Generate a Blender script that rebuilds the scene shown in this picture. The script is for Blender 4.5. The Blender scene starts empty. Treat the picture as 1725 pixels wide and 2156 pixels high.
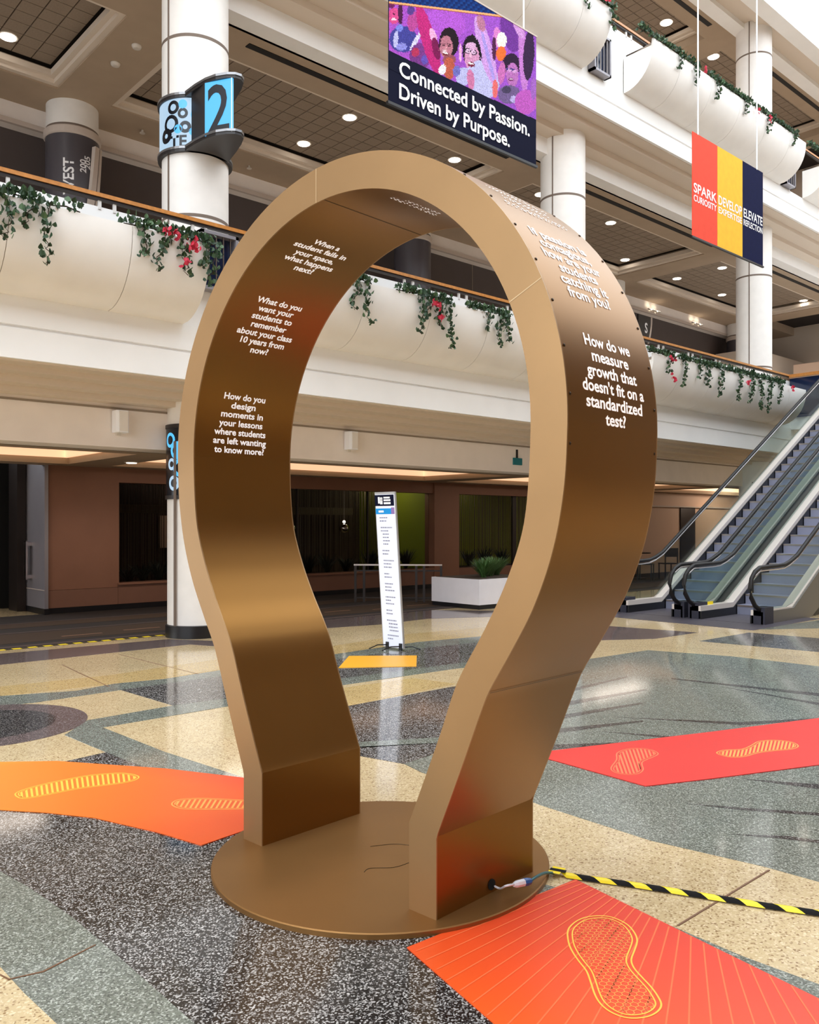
import bpy, bmesh, math, random
from mathutils import Vector, Matrix
random.seed(7)
scene = bpy.context.scene
COL = scene.collection
rad = math.radians

# ---------------------------------------------------------------- camera
# World axes: X runs along the balconies (away to the right of the picture),
# Y runs away from the atrium into the building, Z is up.
F, CX, HY, EYE, YAW = 1800.0, 862.5, 1105.0, 1.5, rad(42)
CS, SN = math.cos(YAW), math.sin(YAW)
cam = bpy.data.cameras.new('camera')
cam.sensor_fit = 'HORIZONTAL'
cam.sensor_width = 36.0
cam.lens = 36.0 * F / 1725.0
cam.shift_y = (HY - 1078.0) / 1725.0
cam.clip_end = 300
camo = bpy.data.objects.new('camera', cam)
COL.objects.link(camo)
camo.location = (0, 0, EYE)
camo.rotation_euler = (math.pi / 2, 0, -YAW)
scene.camera = camo

# ---------------------------------------------------------------- world, sun, exposure
world = bpy.data.worlds.new('world')
scene.world = world
world.use_nodes = True
bg = world.node_tree.nodes['Background']
bg.inputs[0].default_value = (0.875, 0.94, 1.0, 1)
bg.inputs[1].default_value = 2.3
vs = scene.view_settings
vs.view_transform = 'Standard'
vs.look = 'None'
vs.gamma = 1
vs.use_curve_mapping = False
vs.exposure = 0.58

# ---------------------------------------------------------------- measuring helpers
def w2(X, D):
    return (X * CS + D * SN, -X * SN + D * CS)

def at_floor(px, py, z=0.0):
    D = (EYE - z) * F / (py - HY)
    X = (px - CX) / F * D
    return w2(X, D)

def at_v(px, py, V):
    t = (px - CX) / F
    D = V / (CS - t * SN)
    return (D * (t * CS + SN), EYE + (HY - py) / F * D)

# ---------------------------------------------------------------- materials
def lin(c):
    return tuple(((x / 255.0) / 12.92 if x / 255.0 <= 0.04045 else ((x / 255.0 + 0.055) / 1.055) ** 2.4) for x in c)

MATS = {}
def mat(name, rgb, rough=0.5, metal=0.0, spec=0.5, emit=None, estr=0.0, noise=0.0, nscale=8.0, bump=0.0, trans=0.0, alpha=1.0, coat=0.0):
    m = bpy.data.materials.new(name)
    m.use_nodes = True
    nt = m.node_tree
    b = nt.nodes['Principled BSDF']
    c = lin(rgb)
    b.inputs['Base Color'].default_value = (*c, 1)
    b.inputs['Roughness'].default_value = rough
    b.inputs['Metallic'].default_value = metal
    b.inputs['Specular IOR Level'].default_value = spec
    b.inputs['Transmission Weight'].default_value = trans
    b.inputs['Alpha'].default_value = alpha
    b.inputs['Coat Weight'].default_value = coat
    if emit is not None:
        b.inputs['Emission Color'].default_value = (*lin(emit), 1)
        b.inputs['Emission Strength'].default_value = estr
    if noise > 0 or bump > 0:
        tc = nt.nodes.new('ShaderNodeTexCoord')
        n = nt.nodes.new('ShaderNodeTexNoise')
        n.inputs['Scale'].default_value = nscale
        n.inputs['Detail'].default_value = 5
        nt.links.new(tc.outputs['Object'], n.inputs['Vector'])
        if noise > 0:
            r = nt.nodes.new('ShaderNodeValToRGB')
            r.color_ramp.elements[0].position = 0.3
            r.color_ramp.elements[1].position = 0.7
            r.color_ramp.elements[0].color = (*[max(0, x * (1 - noise)) for x in c], 1)
            r.color_ramp.elements[1].color = (*[min(1, x * (1 + noise)) for x in c], 1)
            nt.links.new(n.outputs['Fac'], r.inputs['Fac'])
            nt.links.new(r.outputs['Color'], b.inputs['Base Color'])
        if bump > 0:
            bp = nt.nodes.new('ShaderNodeBump')
            bp.inputs['Strength'].default_value = bump
            bp.inputs['Distance'].default_value = 0.01
            nt.links.new(n.outputs['Fac'], bp.inputs['Height'])
            nt.links.new(bp.outputs['Normal'], b.inputs['Normal'])
    MATS[name] = m
    return m

def terrazzo(name, base, chips, dark, scale=140.0, rough=0.1, amount=0.5):
    """polished terrazzo: chips of stone in a cement ground"""
    m = bpy.data.materials.new(name)
    m.use_nodes = True
    nt = m.node_tree
    b = nt.nodes['Principled BSDF']
    tc = nt.nodes.new('ShaderNodeTexCoord')
    v = nt.nodes.new('ShaderNodeTexVoronoi')
    v.inputs['Scale'].default_value = scale
    nt.links.new(tc.outputs['Object'], v.inputs['Vector'])
    sep = nt.nodes.new('ShaderNodeSeparateColor')
    nt.links.new(v.outputs['Color'], sep.inputs[0])
    r = nt.nodes.new('ShaderNodeValToRGB')
    e = r.color_ramp.elements
    e[0].position = 0.0
    e[0].color = (*lin(dark), 1)
    e[1].position = 1.0
    e[1].color = (*lin(chips), 1)
    k = e.new(0.5 - amount * 0.35)
    k.color = (*lin(base), 1)
    k = e.new(0.5 + amount * 0.25)
    k.color = (*lin(base), 1)
    nt.links.new(sep.outputs[0], r.inputs['Fac'])
    n = nt.nodes.new('ShaderNodeTexNoise')
    n.inputs['Scale'].default_value = 1.3
    n.inputs['Detail'].default_value = 4
    nt.links.new(tc.outputs['Object'], n.inputs['Vector'])
    mx = nt.nodes.new('ShaderNodeMix')
    mx.data_type = 'RGBA'
    mx.blend_type = 'MULTIPLY'
    mx.inputs['Factor'].default_value = 0.35
    nt.links.new(r.outputs['Color'], mx.inputs['A'])
    nt.links.new(n.outputs['Color'], mx.inputs['B'])
    hs = nt.nodes.new('ShaderNodeMapRange')
    hs.inputs['From Min'].default_value = 0.3
    hs.inputs['From Max'].default_value = 0.7
    hs.inputs['To Min'].default_value = 0.9
    hs.inputs['To Max'].default_value = 1.08
    nt.links.new(n.outputs['Fac'], hs.inputs['Value'])
    mul = nt.nodes.new('ShaderNodeVectorMath')
    mul.operation = 'SCALE'
    nt.links.new(r.outputs['Color'], mul.inputs[0])
    nt.links.new(hs.outputs['Result'], mul.inputs['Scale'])
    nt.links.new(mul.outputs['Vector'], b.inputs['Base Color'])
    b.inputs['Roughness'].default_value = rough
    b.inputs['Specular IOR Level'].default_value = 0.55
    MATS[name] = m
    return m

def vcol_mat(name, rough=0.6, attr='print', emit=0.0):
    m = bpy.data.materials.new(name)
    m.use_nodes = True
    nt = m.node_tree
    b = nt.nodes['Principled BSDF']
    a = nt.nodes.new('ShaderNodeVertexColor')
    a.layer_name = attr
    nt.links.new(a.outputs['Color'], b.inputs['Base Color'])
    b.inputs['Roughness'].default_value = rough
    MATS[name] = m
    return m

mat('plaster', (243, 238, 232), 0.7, noise=0.03, nscale=3)
mat('fascia_white', (248, 246, 243), 0.6, noise=0.02, nscale=2)
mat('planter_white', (244, 240, 235), 0.5, noise=0.03, nscale=2.5)
mat('seam', (150, 135, 120), 0.7)
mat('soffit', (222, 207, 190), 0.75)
mat('beam_beige', (250, 240, 232), 0.75, noise=0.03, nscale=3)
mat('ceiling_paint', (176, 155, 132), 0.8, noise=0.03, nscale=3)
mat('ceiling_tile', (150, 133, 116), 0.9, noise=0.08, nscale=40)
mat('ceiling_gap', (38, 30, 26), 0.9)
mat('vent_black', (24, 20, 18), 0.7)
mat('column_white', (242, 237, 231), 0.55, noise=0.03, nscale=5)
mat('column_ring', (120, 104, 92), 0.7)
mat('base_black', (22, 22, 26), 0.35)
mat('grey_wall', (84, 74, 72), 0.7, noise=0.05, nscale=2)
mat('trim_light', (205, 190, 178), 0.6)
mat('brown_wall', (140, 96, 74), 0.6, noise=0.05, nscale=2)
mat('brown_panel', (130, 90, 72), 0.6, noise=0.05, nscale=2)
mat('peach_wall', (222, 190, 166), 0.7)
mat('far_wall', (212, 196, 178), 0.7)
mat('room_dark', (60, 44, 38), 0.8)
mat('room_green', (140, 150, 30), 0.7, noise=0.05, nscale=2)
mat('curtain', (96, 82, 66), 0.8)
mat('window_glass', (30, 28, 26), 0.03, trans=1.0, spec=0.4)
MATS['window_glass'].node_tree.nodes['Principled BSDF'].inputs['Base Color'].default_value = (0.75, 0.75, 0.75, 1)
MATS['window_glass'].node_tree.nodes['Principled BSDF'].inputs['IOR'].default_value = 1.1
mat('door_grey', (150, 146, 152), 0.4, metal=0.4, noise=0.05, nscale=2)
mat('chrome', (215, 210, 212), 0.15, metal=1.0)
mat('steel', (170, 160, 155), 0.3, metal=1.0)
mat('dark_metal', (46, 38, 36), 0.45, metal=0.3)
mat('wood_rail', (196, 130, 66), 0.3, noise=0.15, nscale=20)
mat('post_white', (225, 220, 215), 0.5)
mat('gold', (142, 101, 50), 0.33, metal=0.88, noise=0.035, nscale=2.2)
mat('gold_face', (166, 132, 92), 0.40, metal=0.65, noise=0.06, nscale=2.6)
mat('joint_tan', (206, 178, 138), 0.5)
mat('gold_edge', (140, 110, 74), 0.4, metal=0.72)
mat('gold_disc', (146, 106, 60), 0.42, metal=0.7, noise=0.05, nscale=3)
mat('screw', (70, 52, 34), 0.4, metal=0.8)
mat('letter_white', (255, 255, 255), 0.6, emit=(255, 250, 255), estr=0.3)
mat('hole_black', (6, 6, 6), 0.9)
mat('cord_white', (225, 225, 232), 0.45)
mat('cord_teal', (30, 104, 112), 0.4)
mat('plug_blue', (36, 84, 150), 0.4)
mat('tape_yellow', (250, 222, 10), 0.4)
mat('tape_black', (14, 10, 10), 0.7, spec=0.2)
mat('leaf_a', (34, 62, 34), 0.5)
mat('leaf_b', (70, 98, 62), 0.5)
mat('leaf_light', (104, 138, 84), 0.5)
mat('leaf_dark', (20, 32, 20), 0.5)
mat('leaf_mid', (70, 104, 52), 0.5)
mat('blossom', (200, 44, 70), 0.6)
mat('soil', (60, 46, 34), 0.9)
mat('lamp_lens', (255, 252, 245), 0.5, emit=(255, 247, 236), estr=9.0)
mat('lamp_lens_far', (255, 252, 245), 0.5, emit=(255, 240, 222), estr=4.0)
mat('lamp_trim', (214, 204, 192), 0.5)
mat('cove_light', (255, 226, 196), 0.6, emit=(255, 204, 160), estr=0.62)
mat('speaker_white', (252, 252, 255), 0.5)
mat('screen_blue', (16, 40, 60), 0.3, emit=(84, 186, 248), estr=0.8)
mat('screen_pale', (40, 50, 60), 0.3, emit=(186, 216, 240), estr=0.62)
mat('screen_black', (14, 18, 28), 0.25)
mat('sign_metal', (150, 150, 152), 0.3, metal=0.8)
mat('sign_dark', (40, 36, 36), 0.4)
mat('wrap_grey', (80, 76, 82), 0.35)
mat('flag_red', (244, 74, 48), 0.8, noise=0.05, nscale=10)
mat('flag_yellow', (252, 192, 44), 0.8, noise=0.05, nscale=10)
mat('flag_navy', (14, 20, 62), 0.85, spec=0.15, noise=0.08, nscale=10)
mat('print_white', (250, 250, 252), 0.7)
mat('cable_white', (235, 235, 235), 0.5)
mat('navy', (13, 16, 42), 0.85, spec=0.15)
mat('totem_white', (236, 240, 252), 0.45, emit=(225, 232, 255), estr=0.12)
mat('totem_frame', (190, 188, 186), 0.35, metal=0.6)
mat('print_grey', (150, 152, 170), 0.7)
mat('print_cyan', (0, 150, 226), 0.6)
mat('print_violet', (150, 120, 180), 0.6)
mat('planter_box', (232, 228, 232), 0.45, noise=0.02, nscale=6)
mat('handrail_black', (18, 14, 14), 0.6)
mat('esc_white', (226, 214, 204), 0.3, metal=0.2)
mat('esc_black', (14, 12, 14), 0.35)
mat('step_metal', (150, 152, 172), 0.45, metal=0.55)
mat('step_dark', (60, 60, 72), 0.5, metal=0.5)
mat('landing_metal', (96, 90, 98), 0.4, metal=0.5, noise=0.05, nscale=8)
mat('esc_glass', (210, 225, 222), 0.03, trans=1.0, spec=0.5)
MATS['esc_glass'].node_tree.nodes['Principled BSDF'].inputs['IOR'].default_value = 1.12
mat('esc_side', (120, 116, 110), 0.4, metal=0.4)
mat('blue_glass', (22, 36, 66), 0.1, spec=0.6)
mat('teal_sign', (20, 120, 130), 0.4)
mat('carpet_dark', (30, 20, 15), 0.9, noise=0.25, nscale=6)
mat('carpet_stripe', (74, 58, 52), 0.9)
mat('carpet_amber', (56, 36, 14), 0.9)
mat('line_orange', (255, 168, 84), 0.5)
mat('line_yellow', (255, 196, 74), 0.5)
mat('line_pale', (255, 128, 84), 0.5)
mat('line_fan', (246, 112, 62), 0.5)
mat('amber_mat', (236, 168, 40), 0.5)
mat('joint_brown', (120, 84, 58), 0.6)
terrazzo('tz_cream', (208, 184, 142), (234, 214, 176), (140, 108, 70), 130, 0.10, 0.9)
terrazzo('tz_gold', (204, 174, 118), (226, 202, 156), (138, 106, 62), 130, 0.10, 0.9)
terrazzo('tz_charcoal', (46, 43, 42), (204, 200, 196), (16, 14, 14), 180, 0.10, 0.42)
terrazzo('tz_green', (116, 120, 110), (184, 188, 178), (76, 80, 74), 170, 0.09, 0.6)
terrazzo('tz_mauve', (108, 94, 92), (154, 140, 136), (68, 58, 58), 150, 0.10, 0.7)
terrazzo('tz_black', (56, 52, 52), (150, 146, 142), (26, 24, 24), 170, 0.10, 0.6)
vcol_mat('print_photo', 0.85)
MATS['print_photo'].node_tree.nodes['Principled BSDF'].inputs['Specular IOR Level'].default_value = 0.15
vcol_mat('mat_print', 0.42)

# ---------------------------------------------------------------- mesh helpers
def link(o, parent=None):
    COL.objects.link(o)
    if parent is not None:
        o.parent = parent
    return o

def mesh_obj(name, verts, faces, m, parent=None, smooth=False):
    me = bpy.data.meshes.new(name)
    me.from_pydata([tuple(v) for v in verts], [], faces)
    me.update()
    if smooth:
        for p in me.polygons:
            p.use_smooth = True
    if m:
        me.materials.append(MATS[m])
    return link(bpy.data.objects.new(name, me), parent)

class MB:
    """collects boxes, tubes, prisms into one mesh"""
    def __init__(self):
        self.v, self.f = [], []
    def add(self, verts, faces):
        k = len(self.v)
        self.v += [tuple(x) for x in verts]
        self.f += [tuple(i + k for i in q) for q in faces]
        return self
    def box(self, x0, x1, y0, y1, z0, z1):
        return self.add([(x0, y0, z0), (x1, y0, z0), (x1, y1, z0), (x0, y1, z0), (x0, y0, z1), (x1, y0, z1), (x1, y1, z1), (x0, y1, z1)],
                        [(0, 3, 2, 1), (4, 5, 6, 7), (0, 1, 5, 4), (1, 2, 6, 5), (2, 3, 7, 6), (3, 0, 4, 7)])
    def prism(self, poly, z0, z1):
        n = len(poly)
        a = sum(poly[i][0] * poly[(i + 1) % n][1] - poly[(i + 1) % n][0] * poly[i][1] for i in range(n))
        if a < 0:
            poly = poly[::-1]
        v = [(x, y, z0) for x, y in poly] + [(x, y, z1) for x, y in poly]
        f = [tuple(range(n))[::-1], tuple(range(n, 2 * n))] + [(i, (i + 1) % n, n + (i + 1) % n, n + i) for i in range(n)]
        return self.add(v, f)
    def profile_u(self, prof, u0, u1, closed=True):
        """profile of (V,Z) points swept along X"""
        n = len(prof)
        a = sum(prof[i][0] * prof[(i + 1) % n][1] - prof[(i + 1) % n][0] * prof[i][1] for i in range(n))
        if a < 0:
            prof = prof[::-1]
        v = [(u0, y, z) for y, z in prof] + [(u1, y, z) for y, z in prof]
        f = [tuple(range(n))[::-1], tuple(range(n, 2 * n))] + [(i, (i + 1) % n, n + (i + 1) % n, n + i) for i in range(n)]
        return self.add(v, f)
    def profile_v(self, prof, v0, v1):
        """profile of (U,Z) points swept along Y"""
        n = len(prof)
        a = sum(prof[i][0] * prof[(i + 1) % n][1] - prof[(i + 1) % n][0] * prof[i][1] for i in range(n))
        if a > 0:
            prof = prof[::-1]
        v = [(x, v0, z) for x, z in prof] + [(x, v1, z) for x, z in prof]
        f = [tuple(range(n))[::-1], tuple(range(n, 2 * n))] + [(i, (i + 1) % n, n + (i + 1) % n, n + i) for i in range(n)]
        return self.add(v, f)
    def tube(self, pts, r, n=8, caps=True):
        pts = [Vector(p) for p in pts]
        rings = []
        up = Vector((0, 0, 1))
        for i, p in enumerate(pts):
            d = (pts[min(i + 1, len(pts) - 1)] - pts[max(i - 1, 0)]).normalized()
            a = d.cross(up)
            if a.length < 1e-3:
                a = d.cross(Vector((0, 1, 0)))
            a.normalize()
            b = a.cross(d)
            rr = r[i] if isinstance(r, (list, tuple)) else r
            rings.append([p + (a * math.cos(t) + b * math.sin(t)) * rr for t in [2 * math.pi * k / n for k in range(n)]])
        v = [q for ring in rings for q in ring]
        f = []
        for i in range(len(pts) - 1):
            for k in range(n):
                f.append((i * n + k, i * n + (k + 1) % n, (i + 1) * n + (k + 1) % n, (i + 1) * n + k))
        if caps:
            f.append(tuple(range(n))[::-1])
            f.append(tuple(range(len(v) - n, len(v))))
        return self.add(v, f)
    def lathe(self, prof, n=24, c=(0, 0)):
        """prof of (r,z) from bottom to top"""
        v = []
        for r, z in prof:
            v += [(c[0] + r * math.cos(2 * math.pi * k / n), c[1] + r * math.sin(2 * math.pi * k / n), z) for k in range(n)]
        f = []
        for i in range(len(prof) - 1):
            for k in range(n):
                f.append((i * n + k, i * n + (k + 1) % n, (i + 1) * n + (k + 1) % n, (i + 1) * n + k))
        f.append(tuple(range(n))[::-1])
        f.append(tuple(range(len(v) - n, len(v))))
        return self.add(v, f)
    def build(self, name, m, parent=None, smooth=False, auto=None):
        o = mesh_obj(name, self.v, self.f, m, parent, smooth)
        if auto is not None:
            o.data.polygons.foreach_set('use_smooth', [True] * len(o.data.polygons))
            try:
                o.data.set_sharp_from_angle(angle=rad(auto))
            except Exception:
                pass
        return o

def tag(o, label, cat, group=None):
    o['label'] = label
    o['category'] = cat
    if group:
        o['group'] = group
    return o

def struct(o):
    o['kind'] = 'structure'
    return o

def empty(name, loc=(0, 0, 0), rz=0.0):
    o = bpy.data.objects.new(name, None)
    COL.objects.link(o)
    o.location = loc
    o.rotation_euler = (0, 0, rz)
    return o

def thing(name, label, cat, loc=(0, 0, 0), rz=0.0, group=None):
    return tag(empty(name, loc, rz), label, cat, group)

def text_mesh(body, size, bold=0.0, align='LEFT', spacing=1.0, extrude=0.0):
    cu = bpy.data.curves.new('lettering', 'FONT')
    cu.body = body
    cu.size = size
    cu.align_x = align
    cu.offset = bold * size
    cu.space_character = spacing
    cu.resolution_u = 3
    cu.extrude = extrude
    o = bpy.data.objects.new('lettering', cu)
    COL.objects.link(o)
    bpy.context.view_layer.update()
    me = bpy.data.meshes.new_from_object(o.evaluated_get(bpy.context.evaluated_depsgraph_get()))
    v = [tuple(x.co) for x in me.vertices]
    f = [tuple(p.vertices) for p in me.polygons]
    bpy.data.objects.remove(o)
    bpy.data.curves.remove(cu)
    bpy.data.meshes.remove(me)
    return v, f

def text_width(v):
    return max(x[0] for x in v) - min(x[0] for x in v) if v else 0

DZ = 5.97          # storey height
COLU = (-2.4, 5.6, 13.6, 21.6, 29.6)
UA, UB = -15.9, 33.0

# ================================================================ floor
floor = struct(MB().box(-16, 36, -14, 17.8, -0.2, 0.0).build('floor', 'tz_cream'))

INLAYS = [0]
def inlay(m, pts, z=0.002, name='terrazzo_panel'):
    INLAYS[0] += 1
    z = z * 0.5 + 0.00004 * INLAYS[0]
    poly = [at_floor(*p) for p in pts]
    MB().prism(poly, -0.01, z).build(name, m, floor)

# charcoal field that sweeps under the sculpture
inlay('tz_charcoal', [(-420, 1700), (129, 1605), (223, 1584), (300, 1614), (508, 1640), (640, 1660), (790, 1700), (1120, 1855), (1135, 1880),
                      (1350, 1965), (1567, 2055), (1760, 2130), (2200, 2330), (1500, 2600), (700, 2600), (410, 2156), (330, 2085), (250, 2015), (150, 1930), (60, 1868),
                      (0, 1835), (-180, 1760)])
inlay('tz_green', [(0, 1835), (60, 1868), (150, 1930), (250, 2015), (330, 2085), (410, 2156), (600, 2400), (300, 2500), (120, 2156), (50, 2090), (0, 2035), (-200, 1880), (-180, 1760)])
inlay('tz_green', [(1120, 1855), (1260, 1893), (1400, 1944), (1567, 2015), (1725, 2073), (2200, 2250), (2200, 2330), (1760, 2130), (1567, 2055), (1350, 1965), (1135, 1880)], 0.0024)
# big grey-green field on the right
inlay('tz_green', [(1137, 1695), (1370, 1770), (1610, 1825), (1725, 1857), (2200, 1960), (2900, 1700), (2300, 1480), (1725, 1403), (1540, 1382), (1365, 1369), (1252, 1386), (1130, 1405), (1000, 1470), (960, 1560), (1000, 1640)])
for a in [[(1150, 1462), (1320, 1424), (1322, 1426), (1150, 1470)], [(1140, 1486), (1361, 1451), (1363, 1453), (1140, 1497)],
          [(1130, 1514), (1353, 1479), (1354, 1482), (1130, 1524)], [(1120, 1540), (1354, 1517), (1355, 1520), (1120, 1551)],
          [(1100, 1570), (1365, 1562), (1366, 1567), (1100, 1582)], [(1414, 1428), (1725, 1460), (1725, 1466), (1414, 1430)],
          [(1300, 1510), (1560, 1521), (1725, 1512), (1725, 1517), (1560, 1527)], [(1260, 1540), (1420, 1551), (1420, 1556)],
          [(1440, 1692), (1560, 1701), (1725, 1712), (1725, 1718), (1560, 1706)], [(1540, 1757), (1660, 1761), (1725, 1770), (1725, 1776), (1650, 1767)],
          [(1520, 1446), (1725, 1480), (1725, 1485)], [(1560, 1640), (1725, 1652), (1725, 1662)]]:
    inlay('tz_black', a, 0.003, 'dark_stripe')  # thin dark tapered stripes across the grey-green field
# charcoal wedge and cream ground before the escalators
inlay('tz_charcoal', [(1473, 1350), (1577, 1332), (1725, 1344), (2100, 1372), (2100, 1400), (1725, 1373), (1560, 1358)])
inlay('tz_green', [(1577, 1326), (1725, 1306), (2000, 1290), (2000, 1330), (1725, 1323)])
inlay('tz_mauve', [(1180, 1330), (1280, 1318), (1470, 1332), (1380, 1345), (1200, 1350)])
# fields seen through the arch
inlay('tz_mauve', [(640, 1303), (800, 1284), (1060, 1286), (1060, 1298), (900, 1303), (800, 1315), (640, 1326)])
inlay('tz_gold', [(690, 1362), (860, 1335), (1060, 1318), (1060, 1336), (860, 1360), (690, 1380)])
inlay('tz_green', [(640, 1385), (703, 1378), (880, 1352), (1080, 1334), (1080, 1345), (880, 1366), (640, 1397)], 0.0025)
inlay('tz_charcoal', [(640, 1397), (880, 1366), (1080, 1345), (1080, 1385), (962, 1398), (720, 1430), (640, 1440)])
inlay('tz_green', [(640, 1440), (720, 1429), (962, 1397), (1080, 1384), (1080, 1396), (960, 1408), (720, 1443), (640, 1455)], 0.0025)
inlay('tz_gold', [(640, 1460), (870, 1428), (960, 1440), (730, 1487), (640, 1500)])
inlay('tz_charcoal', [(640, 1505), (732, 1487), (948, 1447), (1080, 1428), (1080, 1520), (960, 1560), (911, 1560), (754, 1568), (660, 1575)])
inlay('tz_green', [(640, 1572), (756, 1563), (911, 1554), (1000, 1550), (1000, 1562), (911, 1565), (756, 1573), (640, 1582)], 0.0026)
inlay('tz_charcoal', [(640, 1582), (756, 1573), (911, 1565), (960, 1563), (901, 1593), (852, 1609), (758, 1592), (640, 1565)])
inlay('tz_green', [(852, 1609), (901, 1593), (1000, 1560), (1000, 1660), (889, 1627)], 0.0025)
# left side: round medallion with bands
mc = w2(-3.2, 6.4)
MB().lathe([(0.74, -0.01), (0.74, 0.0032)], 64, mc).build('terrazzo_ring', 'tz_mauve', floor)
MB().lathe([(0.51, -0.01), (0.51, 0.0042)], 64, mc).build('terrazzo_disc', 'tz_black', floor)
inlay('tz_mauve', [(-200, 1396), (0, 1377), (355, 1346), (455, 1350), (470, 1362), (400, 1357), (250, 1373), (0, 1400), (-200, 1425)])
inlay('tz_gold', [(-200, 1470), (0, 1446), (230, 1422), (345, 1405), (470, 1387), (470, 1409), (345, 1429), (240, 1440), (0, 1466), (-200, 1490)])
inlay('tz_green', [(-200, 1486), (0, 1466), (160, 1455), (240, 1440), (345, 1430), (480, 1409), (480, 1422), (254, 1453), (70, 1480), (-200, 1505)], 0.0025)
inlay('tz_charcoal', [(254, 1453), (460, 1424), (500, 1419), (500, 1468), (470, 1474), (365, 1486)])
inlay('tz_green', [(184, 1517), (365, 1486), (500, 1468), (500, 1484), (216, 1532)], 0.0025)
inlay('tz_green', [(136, 1548), (184, 1517), (216, 1532), (348, 1584), (508, 1636), (560, 1655), (430, 1660), (294, 1612), (223, 1584)], 0.0026)
inlay('joint_brown', [(1618, 1832), (1622, 1833), (1430, 1950), (1425, 1949)], 0.003, 'divider_strip')
inlay('joint_brown', [(130, 1400), (132, 1400), (232, 1447), (229, 1447)], 0.003, 'divider_strip')
inlay('joint_brown', [(250, 1378), (252, 1378), (420, 1420), (417, 1420)], 0.003, 'divider_strip')
inlay('joint_brown', [(0, 2052), (20, 2062), (90, 2046), (200, 1990), (202, 1991), (92, 2048), (18, 2064), (0, 2054)], 0.003, 'divider_strip')

# carpet under the balcony
carpet = struct(MB().box(-6, 33, 10.92, 14.75, -0.01, 0.004).build('floor_carpet', 'carpet_dark'))
for v0, v1, m in [(10.98, 11.1, 'carpet_stripe'), (11.35, 12.3, 'carpet_amber'), (12.38, 12.46, 'carpet_stripe'), (13.0, 13.5, 'carpet_amber'), (13.55, 13.62, 'carpet_stripe')]:
    MB().box(-6, 33, v0, v1, 0.0, 0.006).build('carpet_stripe', m, carpet)
for k in range(9):
    MB().box(4.2 + k * 0.9, 4.75 + k * 0.9, 11.6 + 0.1 * (k % 3), 11.66 + 0.1 * (k % 3), 0.0, 0.007).build('carpet_fleck', 'joint_brown', carpet)
# yellow and black warning tape along the carpet edge
tp = thing('floor_tape', 'yellow and black dashed warning tape on the floor along the dark carpet', 'tape', (-2.0, 10.86, 0))
MB().box(0, 7.35, -0.028, 0.028, 0.0, 0.003).build('tape_base', 'tape_black', tp)
d0 = MB().box(0, 0.1, -0.045, 0.045, 0.003, 0.0045).build('tape_dash', 'tape_yellow', tp)
for k in range(1, 40):
    d = d0.copy()
    COL.objects.link(d)
    d.location = (k * 0.184, 0, 0)

# ================================================================ lower storey
PROF = [(9.6, 3.95), (9.6, 3.64), (9.63, 3.635), (9.63, 3.61), (9.6, 3.605), (9.6, 3.28)]
def fascia(name, dz, zb=3.28, m='fascia_white'):
    MBk = MB()
    prof = [(v, z + dz) for v, z in PROF[:-1]] + [(9.6, zb), (9.98, zb), (9.98, 3.95 + dz)]
    return struct(MBk.profile_u(prof, UA, UB).build(name, m))

f2 = fascia('trim_1', 0.0)
def step(name, u0, u1, rows, m, parent):
    for i, (v0, v1, z0, z1) in enumerate(rows):
        MB().box(u0, u1, v0, v1, z0, z1).build(name, m, parent)
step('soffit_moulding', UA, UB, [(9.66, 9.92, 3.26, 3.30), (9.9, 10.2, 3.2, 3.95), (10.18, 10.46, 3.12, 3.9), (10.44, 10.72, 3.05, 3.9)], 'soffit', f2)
beam1 = struct(MB().box(UA, UB, 10.7, 11.25, 2.5, 3.4).build('wall_beam_lower', 'beam_beige'))
MB().box(UA, UB, 10.68, 10.72, 2.985, 3.01).build('shadow_line', 'seam', beam1)
step('soffit_moulding', UA, UB, [(11.2, 11.3, 2.52, 2.6)], 'soffit', beam1)

def coffered(name, zc, zt, v0, va, vb, v1, thick, m, half=0.45):
    """ceiling strips around recessed bays between the columns"""
    root = struct(MB().box(UA, UB, v0, va, zc, zc + thick).build(name, m))
    MB().box(UA, UB, vb, v1, zc, zc + thick).build('ceiling_strip', m, root)
    for c in COLU:
        MB().box(c - half, c + half, va, vb, zc, zc + thick).build('ceiling_rib', m, root)
    MB().box(UA, UB, v0, v1, zt + 0.03, zt + 0.08).build('ceiling_deck', 'ceiling_gap', root)
    return root

# low ceiling with lit coves
Z1 = 2.5
c1 = coffered('ceiling_lower', Z1, Z1 + 0.3, 11.2, 11.6, 14.2, 14.75, 0.33, 'ceiling_paint', 0.36)
for i in range(4):
    a, b = COLU[i] + 0.36, COLU[i + 1] - 0.36
    MB().box(a, b, 11.6, 14.2, Z1 + 0.26, Z1 + 0.3).build('ceiling_panel', 'ceiling_paint', c1)
    L = MB().box(a + 0.02, b - 0.02, 14.12, 14.19, Z1 + 0.10, Z1 + 0.22).build('cove_lamp', 'cove_light', c1)
    MB().box(b - 0.09, b - 0.02, 11.65, 14.12, Z1 + 0.10, Z1 + 0.22).build('cove_lamp', 'cove_light', c1)
    for q in (0.14, 0.24):
        MB().box(a + q, b - q, 13.8 - q, 13.86 - q, Z1 + 0.16 + q * 0.3, Z1 + 0.27).build('ceiling_moulding', 'ceiling_paint', c1)

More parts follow.
